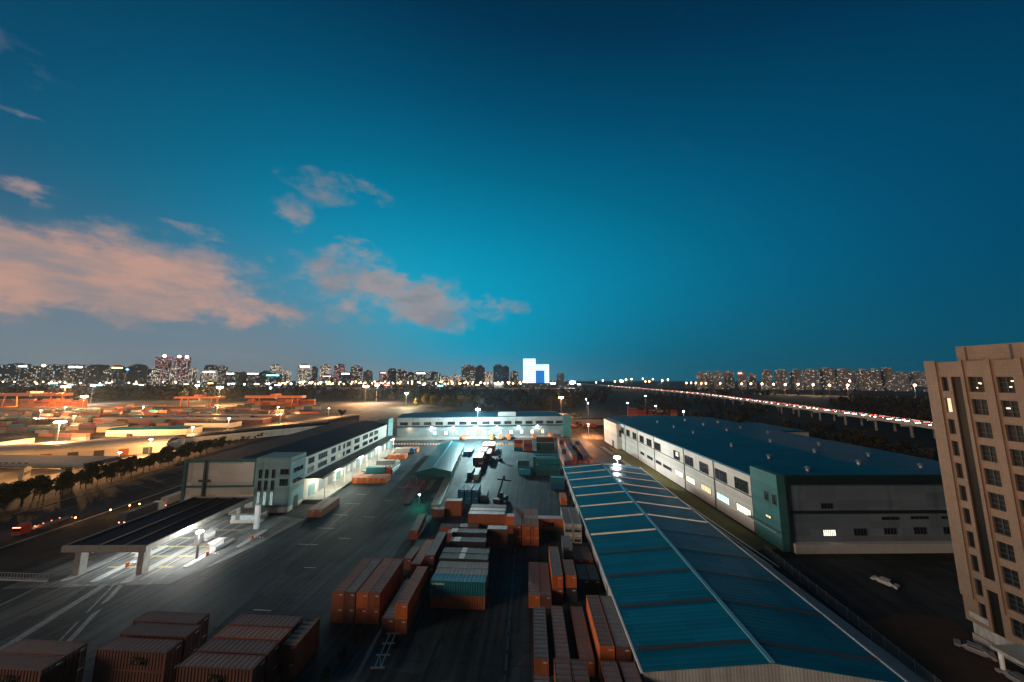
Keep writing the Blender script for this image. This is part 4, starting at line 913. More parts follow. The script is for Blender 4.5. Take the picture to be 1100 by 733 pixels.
# -- E
for k, (cy, rf) in enumerate(((107.7, 'pale'), (110.4, 'pale'), (113.1, 'grey'))):
    nm = ('front', 'middle', 'rear')[k]
    container('rusty container on the ground, %s of the pale roofed stack' % nm, -14.2, cy, 0, 90, LF, HC, 'rust', None, 'pale roofed stack')
    container('rusty container with %s roof on top, %s of the pale roofed stack' % ('grey' if rf == 'grey' else 'pale', nm), -14.2, cy, HC, 90, LF, HS, 'rust', rf, 'pale roofed stack')
container('short rusty container at the right foot of the pale roofed stack', -5.0, 107.0, 0, 90, TW, HS, 'rust')
container('short rusty container with pale roof between two orange stacks', -5.0, 107.0, HS, 90, TW, HS, 'orange', 'pale')
container('short brown container on the ground below a pale roofed one', -9.7, 98.4, 0, 90, TW, HS, 'rust')
container('short brown container with pale roof on the lone centre stack', -9.7, 98.4, HS, 90, TW, HS, 'brown', 'pale')
for k, cx in enumerate((-3.8, -1.1, 1.5)):
    nm = ('brown', 'orange', 'bright orange')[k]
    for j in (0, 1):
        container('%s container end %s in the stack facing the yard' % (nm, 'at the bottom' if j == 0 else 'on top'), cx, 105.0 if k else 105.4, j * 2.75, 0, LF, 2.75, 'orange' if k else 'rust', 'rust', 'orange ended stack')
container('blue grey container below the lettered orange one', 6.4, 104.0, 0, 90, LF, HS, 'dark', 'dark')
t = container('bright orange container with black letters lying across the yard', 4.6, 105.4, 2.6, 90, LF, HC, 'orange', 'pale')
letter_side(t, 'ZIM', 2.0, -0.7, 0.55)
M['wallgrid'] = None
for k, cx in enumerate((11.9, 14.6)):
    for j in (0, 1):
        t = container('white refrigerated container, %s %s of four beside the teal roof' % ('lower' if j == 0 else 'upper', 'left' if k == 0 else 'right'), cx, 107.2, j * 2.75, 0, LF, 2.75, 'white', 'grey', 'white refrigerated containers')
        mb = MB(); 
        for q in range(4): mb.box(-1.0 + 0.5 * q, -0.6 + 0.5 * q, -LF / 2 - 0.05, -LF / 2 - 0.005, 0.35, 1.15)
        mb.box(-0.9, 0.9, -LF / 2 - 0.05, -LF / 2 - 0.005, 1.45, 1.6)
        mb.build('refrigeration_grille', M['frame'], t)
container('short orange container standing by the long teal roof', 13.6, 132.3, 0, 0, TW, HS, 'orange', 'orange')
container('blue container on the ground by the far corner of the teal roof', 12.7, 147.4, 0, 90, TW, HS, 'blue', 'teal')
container('teal topped container stacked on the blue one by the teal roof', 12.7, 147.4, HS, 90, TW, HS, 'teal', 'sky')
# -- F: block against the big shed
container('rusty container with orange end, first of the two flat at the block edge', 0.9, 79.9, 0, 0, LF, HS, 'orange', 'brown')
container('rusty container second of the two flat at the block edge', 3.45, 79.9, 0, 0, LF, HS, 'brown', 'brown')
container('brown container on the ground under the bright orange end', 6.2, 81.9, 0, 0, LF, HC, 'rust')
container('tall set container with bright orange end and orange side', 6.2, 81.9, HC, 0, LF, HS, 'orange', 'grey')
container('dark grey container under the shorter orange end', 9.3, 79.2, 0, 0, TW, HC, 'dark')
container('short container with orange end next to the tall set one', 9.3, 79.2, HC, 0, TW, HS, 'orange', 'brown')
container('grey roofed container left of the brown pair by the shed wall', 10.2, 91.5, 2.6, 0, TW, HS, 'grey', 'grey')
container('grey container under the grey roofed one by the shed wall', 10.2, 91.5, 0, 0, TW, HS, 'dark', 'grey')
for k, cx in enumerate((12.8, 15.35)):
    container('brown container %s under the shed eave' % ('left of the pair' if k == 0 else 'right of the pair with orange side'), cx, 90.9, 0.0, 0, TW, 2.7, 'rust' if k == 0 else 'orange', 'brown')
    container('dark grey container %s in the gap before the shed' % ('left' if k == 0 else 'right'), cx, 82.8, 0, 0, TW, HS, 'dark', 'dark')
container('grey container with orange end, leftmost of the three long ones', 1.85, 64.4, 0, 0, LF, HS, 'rust', 'dark')
container('brown container in the middle of the three long ones with gaps', 5.5, 64.8, 0, 0, LF, HS, 'brown', 'brown')
container('brown container rightmost of the three long ones with gaps', 9.6, 64.8, 0, 0, LF, HS, 'rust', 'brown')
container('rusty container on the ground under the orange sided one', 12.75, 63.8, 0, 0, LF, HC, 'rust')
container('long container with bright orange side on the raised stack', 12.75, 63.8, HC, 0, LF, HS, 'orange', 'brown')
container('brown container on the ground against the shed front', 15.45, 63.8, 0, 0, LF, HC, 'brown')
container('grey roofed brown container on top against the shed front', 15.45, 63.8, HC, 0, LF, HS, 'brown', 'grey')
for k, cx in enumerate((4.9, 7.5, 12.3, 15.2)):
    nm = ('first', 'second', 'third', 'fourth')[k]
    container('brown container on the ground, %s from left at the bottom of the yard' % nm, cx, 49.0, 0, 0, LF, HC, 'brown', None, 'front row by the shed')
    container('brown container on top, %s from left at the bottom of the yard' % nm, cx, 49.0, HC, 0, LF, HS, 'rust' if k in (0,) else 'brown', 'brown', 'front row by the shed')
container('dark brown container alone on the ground left of the front row', 1.7, 49.6, 0, 0, LF, HS, 'rust', 'brown')
# -- G: stacks near the far warehouse
def stackx(what, cx, cy, n, cols, roofs=None, rot=90, Lc=LF, group=None):
    for j in range(n):
        lv = ('bottom', 'second level', 'third level', 'fourth level')[j] if j < n - 1 or n == 1 else 'top'
        container('%s container %s of %s' % (cols[j % len(cols)].replace('c_', ''), 'at ground level' if n == 1 else ('at the bottom' if lv == 'bottom' else 'on top' if lv == 'top' else 'on ' + lv), what), cx, cy, j * HS, rot, Lc, HS, cols[j % len(cols)], (roofs or cols)[j % len(roofs or cols)], group, True)
stackx('the left red stack before the lit bays', -7.4, 219.3, 3, ['green', 'orange', 'red'], None, 90, TW)
stackx('the right red stack before the lit bays', -0.8, 219.3, 3, ['red', 'maroon', 'rust'], None, 90, TW)
stackx('the green stack right of the red ones', 11.2, 228, 3, ['green', 'green', 'maroon'])
stackx('the green stack behind the teal cluster', 11.2, 222, 2, ['green', 'green'])
stackx('the teal cluster front left', -2.5, 167.5, 1, ['sky'], None, 90, TW)
stackx('the teal cluster front row', 9.6, 167, 2, ['green', 'teal'])
stackx('the teal cluster second row', 10.0, 169.8, 3, ['green', 'teal', 'teal'])
stackx('the teal cluster third row', 8.2, 172.6, 3, ['teal', 'green', 'teal'])
stackx('the teal cluster back row', 9.4, 178, 3, ['teal', 'blue', 'teal'])
stackx('the short teal stack at the cluster edge', -3.2, 175, 2, ['teal', 'green'], None, 90, TW)
stackx('the short white stack behind the teal cluster', -4.0, 182, 1, ['white'], None, 90, TW)
gcol = ['maroon', 'orange', 'rust', 'dark', 'red', 'green', 'maroon', 'orange', 'brown', 'rust', 'maroon', 'red']
gi = 0
for r_, cy in enumerate((171.5, 184.5, 197.5, 210.5)):
    for c_, cx in enumerate((20.5, 23.3, 26.1, 29.0, 32.0)):
        n = (2, 3, 2, 3, 2, 1, 3, 2, 3, 2, 2, 3, 1, 2, 2, 3, 2, 2, 1, 2)[gi]
        stackx('stack %s in the %s row of the maroon jumble' % (('one', 'two', 'three', 'four', 'five')[c_], ('near', 'second', 'third', 'far')[r_]), cx, cy, n + 1, [gcol[(gi * 5 + q * 3) % 12] for q in range(n + 1)], None, 0)
        gi += 1
# -- H: line of white roofed boxes left of the wet yard
container('blue container first of the pair at the head of the white roofed line', -41.3, 209.5, 0, 2, LF, HS, 'blue', 'sky', None, True)
container('blue container second of the pair at the head of the white roofed line', -38.5, 209.5, 0, 2, LF, HC, 'blue', 'sky', None, True)
hrow = [(-33.2, 216, 'maroon', 'pale'), (-30.4, 216, 'rust', 'pale'), (-27.6, 216, 'brown', 'pale'), (-33.6, 200, 'maroon', 'pale'), (-30.8, 200, 'red', 'pale'), (-33.8, 185.2, 'maroon', 'lav'), (-31.0, 185.2, 'brown', 'lav')]
for k, (cx, cy, c_, rf) in enumerate(hrow):
    nm = ('far left', 'far centre', 'far right', 'middle left', 'middle right', 'near left', 'near right')[k]
    cx += 3.0
    container('dark container on the ground, %s of the white roofed line' % nm, cx, cy, 0, 2, LF, HS, c_, None, 'white roofed line', True)
    container('pale roofed container on top, %s of the white roofed line' % nm, cx, cy, HS, 2, LF, HS, c_, rf, 'white roofed line', True)
container('red container beside the pale roofed line at the wet yard', -24.6, 195.2, 0, 2, LF, HS, 'red', 'red', None, True)
container('red container lying on top beside the pale roofed line', -24.6, 195.2, HS, 2, LF, HS, 'red', 'pale', None, True)
container('small white roofed container past the red ones', -27.4, 190.4, 0, 2, TW, HS, 'brown', 'pale', None, True)
container('small white roofed container next after the red ones', -27.2, 178.6, 0, 2, TW, HS, 'brown', 'pale', None, True)
container('white roofed container between the red ones and the teal trio', -26.6, 163, 0, 2, LF, HS, 'white', 'white', None, True)
container('brown container in the shade left of the white roofed one', -30.4, 166, 0, 2, LF, HS, 'maroon', 'maroon', None, True)
for k, (cx, c_, rf) in enumerate(((-27.6, 'teal', 'sky'), (-24.7, 'blue', 'grey'), (-21.9, 'teal', 'sky'))):
    nm = ('left', 'middle', 'right')[k]
    container('blue container below, %s of the teal roofed trio' % nm, cx, 132.5, 0, 0, TW + 2, HS, 'blue')
    container('%s roofed blue container on top, %s of the trio' % ('grey' if rf == 'grey' else 'teal', nm), cx, 132.5, HS, 0, TW + 2, HS, 'blue', rf)
container('short white container beside the teal roofed trio', -18.7, 133.6, 0, -2, TW, HS, 'white', 'white')
container('rusty container below the pale roofed one near the trio', -27.9, 118.7, 0, 90, TW, HS, 'rust')
container('rusty container with pale roof on top near the trio', -27.9, 118.7, HS, 90, TW, HS, 'rust', 'pale')
container('brown container low on the left of the pale roofed one', -33.2, 117.6, 0, 90, 4.5, HS, 'brown', 'brown')
# -- by the left warehouse dock (turned with that building)
for k in range(6):
    container('orange container end, %s from left of the near group by the dock canopy' % ('one', 'two', 'three', 'four', 'five', 'six')[k], -83.6 + 2.75 * k, 152.0 + 0.23 * k, 0, 4.8, TW, HS, 'orange', 'orange' if k < 3 else 'rust', 'orange containers by the dock')
for k in range(4):
    container('orange container end, %s from left of the middle group by the dock canopy' % ('one', 'two', 'three', 'four')[k], -86.3 + 2.75 * k, 195 + 0.23 * k, 0, 4.8, TW, HS, 'orange', 'orange', 'orange containers by the dock')
    container('orange container end, %s from left of the far group by the dock canopy' % ('one', 'two', 'three', 'four')[k], -84.8 + 2.75 * k, 211.5 + 0.23 * k, 0, 4.8, TW, HC, 'orange', 'orange', 'orange containers by the dock')
container('brown container left of two standing before the dock end', -79.4, 119.6, 0, 5, LF, HS, 'rust', 'brown')
container('brown container right of two standing before the dock end', -76.7, 119.8, 0, 5, LF, HS, 'rust', 'grey')
tr = thing('tarped_load', 'broad grey green tarpaulin covered load between the orange groups', 'tarped load', (-79.5, 167.5, 0), 4.8)
mb = MB(); mb.box(-8, 8, -5, 5, 0, 1.9); mb.build('load', M['c_dark'], tr)
mb = MB(); mb.v = [(-8.2, -5.2, 1.3), (8.2, -5.2, 1.3), (8.2, 5.2, 1.3), (-8.2, 5.2, 1.3), (-7.4, -4.2, 2.5), (7.4, -4.2, 2.4), (7.4, 4.2, 2.6), (-7.4, 4.2, 2.5)]; mb.f = [(4, 5, 6, 7), (0, 1, 5, 4), (1, 2, 6, 5), (2, 3, 7, 6), (3, 0, 4, 7)]; mb.mi = [0] * 5
mb.build('tarpaulin', surf('grey green tarpaulin', (0.3, 0.34, 0.28), 0.6, var=0.2), tr)
# ------------------------------------------------------------------ vehicles
def reach_stacker(label, loc, rot, sc=1.0):
    t = thing('reach_stacker', label, 'reach stacker', loc, rot); t.scale = (sc, sc, sc)
    slab('chassis', M['dark'], t, (-1.6, 1.6, -3.5, 3.2, 0.8, 1.9)); slab('counterweight', M['dark'], t, (-1.5, 1.5, -4.4, -3.5, 0.7, 2.4))
    for x in (-1.35, 1.35):
        for y in (-2.6, 2.5):
            mb = MB(); mb.tube((x - 0.4, y, 0.85), (x + 0.4, y, 0.85), 0.85, n=14); mb.build('wheel', M['black'], t)
    slab('cab', M['glass'], t, (-0.8, 0.8, -1.0, 0.6, 1.9, 3.6)); slab('cab_roof', M['dark'], t, (-0.9, 0.9, -1.1, 0.7, 3.6, 3.75))
    mb = MB(); mb.tube((0, -3.2, 3.0), (0, 2.6, 9.4), 0.45, 0.35, n=4); mb.build('boom', M['dark'], t)
    slab('spreader', M['dark'], t, (-3.0, 3.0, 2.4, 3.2, 7.6, 8.1), (-0.3, 0.3, 2.5, 3.1, 8.1, 9.3)); return t
reach_stacker('dark reach stacker with raised boom parked on the wet yard', (-11.5, 131.0, 0), -20)
reach_stacker('dark reach stacker near the red containers at the far end of the yard', (-18.2, 194, 0), 20, 0.75)

def car_mesh(bodym, far=False):
    mb = MB()
    mb.v = []; prof = [(-2.1, 0.35), (-2.15, 0.75), (-1.95, 0.95), (-1.45, 1.0), (-0.85, 1.45), (0.75, 1.45), (1.45, 0.95), (2.1, 0.82), (2.2, 0.4)]
    n = len(prof)
    for x, k in ((-0.85, 1), (0.85, 1)):
        for (y, z) in prof: mb.v.append((x * (0.86 if z > 1.2 else 1), y, z))
    for k in range(n):
        j = (k + 1) % n; mb.f.append((k, j, n + j, n + k)); mb.mi.append(1 if k in (3, 5) else 0)
    mb.f.append(tuple(reversed(range(n)))); mb.f.append(tuple(range(n, 2 * n))); mb.mi += [0, 0]
    for x in (-0.86, 0.86):
        for y in (-1.35, 1.35): mb.tube((x - 0.1, y, 0.33), (x + 0.1, y, 0.33), 0.33, n=8, m=2)
    for x in (-0.6, 0.6):
        mb.box(x - 0.22, x + 0.22, 2.16, 2.24, 0.55, 0.78, 3); mb.box(x - 0.22, x + 0.22, -2.2, -2.13, 0.6, 0.85, 4)
    return mb
M['car_off_lamp'] = surf('lamp plastic', (0.3, 0.3, 0.3), 0.2)
def parked_car(label, loc, rot, paint):
    t = thing('parked_car', label, 'car', loc, rot)
    full = car_mesh(paint)
    def pick(ids, nm, m):
        mb = MB(); mb.v = full.v; mb.f = [f for f, i in zip(full.f, full.mi) if i in ids]; mb.mi = [0] * len(mb.f); mb.build(nm, m, t)
    pick((0,), 'body', paint); pick((1,), 'windscreen', M['glass'])
    slab('side_window', M['glass'], t, (-0.8, -0.775, -0.9, 0.8, 1.02, 1.38), (0.775, 0.8, -0.9, 0.8, 1.02, 1.38))
    pick((2,), 'wheels', M['black'])
    for x in (-0.6, 0.6): slab('headlight', M['car_off_lamp'], t, (x - 0.22, x + 0.22, 2.16, 2.24, 0.55, 0.78)); slab('tail_light', M['red'], t, (x - 0.22, x + 0.22, -2.2, -2.13, 0.6, 0.85))
M['paint_silver'] = surf('worn white car paint', (0.45, 0.46, 0.47), 0.35)
parked_car('white parked car alone on the dark forecourt of the warehouse', (86.3, 86, 0), 27, M['paint_silver'])
M['paint_grey'] = surf('grey car paint', (0.2, 0.2, 0.21), 0.3); M['paint_black'] = surf('black car paint', (0.03, 0.03, 0.035), 0.3)
parked_car('grey parked car nearest the base of the brown tower', (81.2, 67.0, 0), 40, M['paint_grey'])
parked_car('grey parked car under the entrance canopy of the brown tower', (80.2, 61.0, 0), 5, M['paint_grey'])

def lorry(label, loc, rot, cabm, boxm, box=True, lights=True):
    t = thing('lorry', label, 'lorry', loc, rot)
    slab('chassis', M['dark'], t, (-1.0, 1.0, -9, 3, 0.7, 1.1)); slab('cab', cabm, t, (-1.22, 1.22, 0.9, 3.2, 0.9, 3.3))
    slab('windscreen', M['glass'], t, (-1.05, 1.05, 3.19, 3.24, 2.0, 3.0)); slab('wind_deflector', cabm, t, (-1.1, 1.1, 0.9, 2.2, 3.3, 3.9))
    if box: slab('cargo_box', boxm, t, (-1.25, 1.25, -9.2, 0.4, 1.15, 3.95))
    else: slab('flatbed', boxm, t, (-1.25, 1.25, -9.2, 0.4, 1.12, 1.4))
    for y in (2.2, -1.2, -6.6, -7.9):
        mb = MB(); mb.tube((-1.2, y, 0.5), (-0.85, y, 0.5), 0.5, n=10); mb.tube((0.85, y, 0.5), (1.2, y, 0.5), 0.5, n=10); mb.build('wheels', M['black'], t)
    if lights:
        for x in (-0.85, 0.85): slab('headlight', M['car_off_lamp'], t, (x - 0.2, x + 0.2, 3.2, 3.26, 1.1, 1.35)); slab('tail_light', M['tail'], t, (x - 0.2, x + 0.2, -9.27, -9.2, 1.0, 1.2))
    return t
lr = lorry('red cab lorry with lit red lights stopped in the dark street', (-161.5, 97.5, 0), 188, M['red'], M['c_dark'], False)
slab('marker_light', glow('red marker lamp', (1, 0.25, 0.12), 10), lr, *[(1.26, 1.3, -8 + 2 * k, -7.75 + 2 * k, 1.3, 1.5) for k in range(4)], (-1.1, 1.1, 3.25, 3.3, 3.1, 3.25))
lamp_light(lr, (2.2, -3, 2.2), 260, (1, 0.22, 0.1), 0.4)
for k, (x, y, paint, lab) in enumerate(((-139.5, 113, 'c_dark', 'grey box lorry parked nearest the gate canopy in the street queue'), (-142.0, 127, 'c_tarp', 'pale box lorry second in the street queue'), (-143.6, 141, 'c_white', 'white box lorry third in the street queue'), (-145.4, 155, 'c_dark', 'dark box lorry last in the street queue'))):
    lorry(lab, (x, y, 0), 5, M['white'], M[paint])
lorry('dark lorry with pale cab driving off the left edge of the street', (-165.0, 78, 0), 185, M['white'], M['c_dark'])

for k, (ly, bx_) in enumerate(((45, 'c_teal'), (58, 'c_tarp'), (88, 'c_white'))):
    px, py = -90.4 + 19 * math.cos(R(4.8)) - ly * math.sin(R(4.8)), 117 + 19 * math.sin(R(4.8)) + ly * math.cos(R(4.8))
    lorry('%s box lorry backed to the loading dock, %s from the teal tower' % (('teal', 'grey', 'white')[k], ('first', 'second', 'third')[k]), (px, py, 0), -85, M[('red', 'white', 'c_blue')[k]], M[bx_], True, False)
# ------------------------------------------------------------------ lamps
def mast(label, base, h, kind, energy, colr, heads=8, r=1.6, hr=0.42, group=None, cat='floodlight mast', light_r=1.0, drop=1.2):
    t = thing('floodlight_mast', label, cat, base, 0, group)
    mb = MB(); mb.tube((0, 0, 0), (0, 0, h), 0.32, 0.14, n=8); mb.build('pole', M['steel'], t)
    mb = MB(); n = 12
    for k in range(n):
        a, b_ = 2 * math.pi * k / n, 2 * math.pi * (k + 1) / n
        mb.tube((r * math.cos(a), r * math.sin(a), h), (r * math.cos(b_), r * math.sin(b_), h), 0.07, n=5)
    for k in range(3):
        a = 2 * math.pi * k / 3; mb.tube((0, 0, h), (r * math.cos(a), r * math.sin(a), h), 0.06, n=5)
    mb.build('lamp_ring', M['steel'], t)
    for k in range(heads):
        a = 2 * math.pi * (k + 0.5) / heads
        mb = MB(); mb.ball((r * math.cos(a), r * math.sin(a), h - 0.25), hr, n=8, sz=0.8); mb.build('floodlight', M[kind], t)
    if energy: lamp_light(t, (0, 0, h - drop), energy, colr, light_r)
    return t
WM, WH, OR_ = (1.0, 0.48, 0.17), (0.9, 1.0, 1.0), (1.0, 0.38, 0.14)
mk = MASTS
def b0(k): return (mk[k][0], mk[k][1], 0)
mast('brightest depot floodlight mast near the long pale roof', b0('m1'), mk['m1'][2], 'lamp_warm', 650000, WM, 12, 2.2, 0.8)
mast('tall depot floodlight mast beyond the left gantry crane', b0('m2'), mk['m2'][2], 'lamp_warm', 1000000, WM, 10, 3.6, 1.5)
mast('lower of the two masts right of the left gantry crane', b0('m3'), mk['m3'][2], 'lamp_warm', 650000, WM, 8, 2.4, 1.1)
mast('white floodlight mast behind the lower one at the left', b0('m4'), mk['m4'][2], 'lamp_white', 200000, WH, 8, 2.2, 1.1)
mast('floodlight mast standing over the small orange gantry crane', b0('m5'), mk['m5'][2], 'lamp_warm', 1000000, WM, 10, 3.4, 1.5)
mast('floodlight mast left of the one over the small gantry crane', b0('m5b'), mk['m5b'][2], 'lamp_white', 400000, WM, 8, 2.4, 1.1)
mast('large warm floodlight mast in front of the city lights', b0('m6'), mk['m6'][2], 'lamp_warm', 1000000, WM, 10, 3.8, 1.6)
mast('white floodlight mast right of the large warm one', b0('m7'), mk['m7'][2], 'lamp_white', 250000, WH, 8, 2.6, 1.2)
mast('small white floodlight mast by the golden trees', b0('m8'), mk['m8'][2], 'lamp_white', 330000, (1, 0.85, 0.5), 6, 1.8, 0.9)
t = mast('white floodlight mast in front of the far warehouse', (-41.8, 254.5, 0), 24.4, 'lamp_white', 0, (0.6, 1.0, 0.97), 8, 1.3, 0.6)
lamp_light(t, (3, -26, 21), 270000, (0.66, 0.98, 1.0), 1.0)
mast('deep orange floodlight mast behind the far warehouse', b0('m9'), mk['m9'][2], 'lamp_orange', 260000, OR_, 8, 1.9, 0.85)
mast('very bright white lamp at the far end of the long teal shed', (45.5, 168, 0), 9.2, 'lamp_white', 42000, (0.95, 1.0, 0.98), 10, 1.2, 0.5, drop=0.8)
mast('added orange lamp lighting the rear yard beside the annex', (50.5, 272, 0), 11.0, 'lamp_orange', 70000, OR_, 3, 0.5, 0.3)  # post put in to throw orange light on the annex and yard
for k, lab in (('n1', 'small white lamp post right of the orange mast'), ('n1b', 'faint lamp post behind the small white one'), ('n2', 'white starlike lamp behind the red container wall'), ('n3', 'faint lamp post below the viaduct piers'), ('n4', 'lower lamp post below the viaduct piers'), ('n5', 'white lamp post at the far edge of the blue roof')):
    mast(lab, b0(k), mk[k][2], 'lamp_white', 5000, WH, 3, 0.5, 0.45, cat='lamp post')
mast('huge white lamp where the viaduct meets the skyline', b0('big1'), mk['big1'][2], 'lamp_white', 0, WM, 8, 4.5, 6.0)
mast('huge warm lamp beside the viaduct right of the white one', b0('big2'), mk['big2'][2], 'lamp_warm', 0, WM, 8, 3.5, 4.2)
t = mast('green signal lamp on a short post by the loading shed', (-43.0, 124.5, 0), 4.8, 'lamp_green', 15000, (0.04, 1.0, 0.68), 3, 0.22, 0.24, cat='signal lamp', light_r=0.3, drop=0.2)
mast('bright floodlight post on the plaza at the edge of the gate canopy', (-92.4, 87.0, 0.2), 7.2, 'lamp_white', 3000, (1.0, 0.96, 0.9), 6, 0.5, 0.32, cat='lamp post')
mast('small white lamp on the road beyond the depot gate', b0('pl'), 6.0, 'lamp_white', 3500, WM, 3, 0.4, 0.25, cat='lamp post')
for k, (x, y) in enumerate(((-157.6, 104.9), (-154.0, 111.5), (-152.0, 115.5), (-150.0, 117.0))):
    nm = ('first', 'second', 'third', 'fourth')[k]
    t = thing('kerb_lamp', 'small amber kerb lamp, %s along the dark street' % nm, 'lamp', (x, y, 0), 0, 'amber kerb lamps')
    mb = MB(); mb.tube((0, 0, 0), (0, 0, 1.6), 0.07, n=6); mb.build('post', M['steel'], t); mb = MB(); mb.ball((0, 0, 1.75), 0.24, n=8); mb.build('lamp', M['amber'], t)
    lamp_light(t, (0, 0, 2.3), 260, (1, 0.45, 0.15), 0.2)

# far street lamps: post + arm + lamp
def lamp_mesh(h, hr, kind):
    mb = MB(); mb.tube((0, 0, 0), (0, 0, h), 0.25, 0.15, n=5); mb.tube((0, 0, h), (1.6, 0, h + 0.3), 0.12, n=4); mb.ball((1.8, 0, h + 0.1), hr, n=6, m=1)
    return mb.mesh('street_lamp', [M['steel'], M[kind]])
def lamps(tab, hr, kind, label, group, name='street_lamp'):
    cache = {}
    for (x, y, h) in tab:
        if h not in cache: cache[h] = lamp_mesh(h, hr, kind)
        o = bpy.data.objects.new(name, cache[h]); col.objects.link(o); o.location = (x, y, 0); tag(o, label, 'street lamp', group)
lamps(ROADLAMPS, 2.0, 'street_lamp', 'small amber street lamp along the far road below the city skyline', 'far road street lamps')
lj = random.Random(8)
lamps([(x + lj.uniform(-22, 22), y + lj.uniform(60, 240), 24.0 + 4 * lj.randrange(3)) for (x, y, h) in ROADLAMPS + ROADLAMPS[10:] + ROADLAMPS[10:]], 2.6, 'street_lamp', 'small amber street lamp along the far road below the city skyline', 'far road street lamps')
lamps(WHITELAMPS, 3.0, 'lamp_blue', 'blue white light below the skyline left of the warm mast', 'blue white lights')
lamps(AVELAMPS, 2.8, 'street_lamp', 'warm street lamp in the row below the right apartment blocks', 'avenue street lamps')

# ------------------------------------------------------------------ viaduct with evening traffic
ctrl = [(300, 3200), (331, 2145), (380, 1500), (405, 1116), (412, 796), (382, 570), (359, 442), (350, 387), (343, 345), (335, 304), (326, 270), (314, 235), (298, 190), (278, 130), (250, 60)]
def cr(p0, p1, p2, p3, t):
    return tuple(0.5 * ((2 * b) + (-a + c) * t + (2 * a - 5 * b + 4 * c - d_) * t * t + (-a + 3 * b - 3 * c + d_) * t ** 3) for a, b, c, d_ in zip(p0, p1, p2, p3))
path = []
for i in range(len(ctrl) - 3):
    for k in range(10): path.append(cr(*ctrl[i:i + 4], k / 10))
# resample every 8 m
def resample(pts, step):
    out = [pts[0]]; acc = 0
    for a, b_ in zip(pts, pts[1:]):
        L_ = math.dist(a, b_); s_ = step - acc
        while s_ <= L_:
            f = s_ / L_; out.append((a[0] + (b_[0] - a[0]) * f, a[1] + (b_[1] - a[1]) * f)); s_ += step
        acc = (acc + L_) % step if s_ > L_ else 0
        acc = L_ - (s_ - step)
    return out
rp = resample(path, 12.0)
def normal(i, pts):
    a = pts[max(0, i - 1)]; c = pts[min(len(pts) - 1, i + 1)]; dx, dy = c[0] - a[0], c[1] - a[1]; L_ = math.hypot(dx, dy); return (-dy / L_, dx / L_), (dx / L_, dy / L_)
VZ = 12.0
def ribbon(pts, o0, o1, z0, z1, name, m, parent):
    mb = MB(); prev = None
    for i, p in enumerate(pts):
        (nx, ny), _ = normal(i, pts)
        q = [(p[0] + nx * o0, p[1] + ny * o0, z0), (p[0] + nx * o1, p[1] + ny * o1, z0), (p[0] + nx * o1, p[1] + ny * o1, z1), (p[0] + nx * o0, p[1] + ny * o0, z1)]
        if prev:
            for k in range(4):
                j = (k + 1) % 4; mb.quad(prev[k], prev[j], q[j], q[k])
        prev = q
    return mb.build(name, m, parent)
vd = thing('viaduct', 'long curving road viaduct full of car lights behind the blue roof', 'viaduct', (0, 0, 0))
HW = 10.5
ribbon(rp, -HW, HW, VZ - 1.6, VZ, 'deck', M['conc'], vd)
ribbon(rp, -HW, -HW + 0.35, VZ + 0.01, VZ + 1.0, 'parapet', M['conc'], vd); ribbon(rp, HW - 0.35, HW, VZ + 0.01, VZ + 1.0, 'parapet', M['conc'], vd)
ribbon(rp, -0.25, 0.25, VZ + 0.01, VZ + 0.9, 'central_barrier', M['conc'], vd)
ribbon(rp, -HW + 0.4, HW - 0.4, VZ + 0.02, VZ + 0.03, 'road_surface', M['street'], vd) if False else None
np_ = 0
M['pier'] = surf('dark pier concrete', (0.15, 0.14, 0.13), 0.85, var=0.3)  # darker than the deck concrete
for i in range(0, len(rp), 3):
    p = rp[i]
    if p[1] > 1500 or np_ >= 60: continue
    (nx, ny), _ = normal(i, rp); np_ += 1
    mb = MB()
    for o in (-7, 7): mb.tube((p[0] + nx * o, p[1] + ny * o, 0), (p[0] + nx * o, p[1] + ny * o, VZ - 3.0), 1.0, n=8)
    mb.build('pier', M['pier'], vd)
    a = math.atan2(ny, nx); mb = MB()
    c_, s_ = math.cos(a), math.sin(a)
    mb.prism([(p[0] + c_ * u - s_ * v, p[1] + s_ * u + c_ * v) for u, v in ((-13, -0.9), (13, -0.9), (13, 0.9), (-13, 0.9))], VZ - 3.0, VZ - 1.61); mb.build('crosshead', M['conc'], vd)
cars = []
M['paint_white'] = M['white']
cm_ = {}
for k, pm in enumerate(('paint_grey', 'paint_black', 'white', 'c_blue')):
    cm_[k] = car_mesh(None).mesh('car', [M[pm], M['glass'], M['black'], M['head'], M['tail']])
rr = random.Random(11)
rp2 = resample(path, 1.0)
def traffic(offset, direction, gap, label, group, limit, start):
    i = start; n = 0
    while i < len(rp2) and n < limit:
        p = rp2[i]; (nx, ny), (tx, ty) = normal(i, rp2)
        o = bpy.data.objects.new('car', cm_[rr.randrange(4)]); col.objects.link(o)
        o.location = (p[0] + nx * offset, p[1] + ny * offset, VZ + 0.03)
        hx, hy = (tx, ty) if direction > 0 else (-tx, -ty)
        o.rotation_euler = (0, 0, math.atan2(-hx, hy)); tag(o, label, 'car', group); n += 1
        i += max(7, int((math.hypot(*p) * 0.034 - 4) * rr.uniform(0.7, 1.3)))
# path runs towards the viewpoint; normals point to its left (east side)
s0 = next(i for i, p in enumerate(rp2) if p[1] < 1500)
traffic(-3.2, 1, 10, 'car with white headlights coming along the near lanes of the viaduct', 'oncoming cars on the viaduct', 66, s0)
traffic(-6.6, 1, 10, 'car with white headlights coming along the near lanes of the viaduct', 'oncoming cars on the viaduct', 66, s0 + 4)
traffic(3.4, -1, 9, 'car with red tail lights leaving along the far lanes of the viaduct', 'departing cars on the viaduct', 66, s0 + 2)
traffic(6.8, -1, 9, 'car with red tail lights leaving along the far lanes of the viaduct', 'departing cars on the viaduct', 66, s0 + 6)

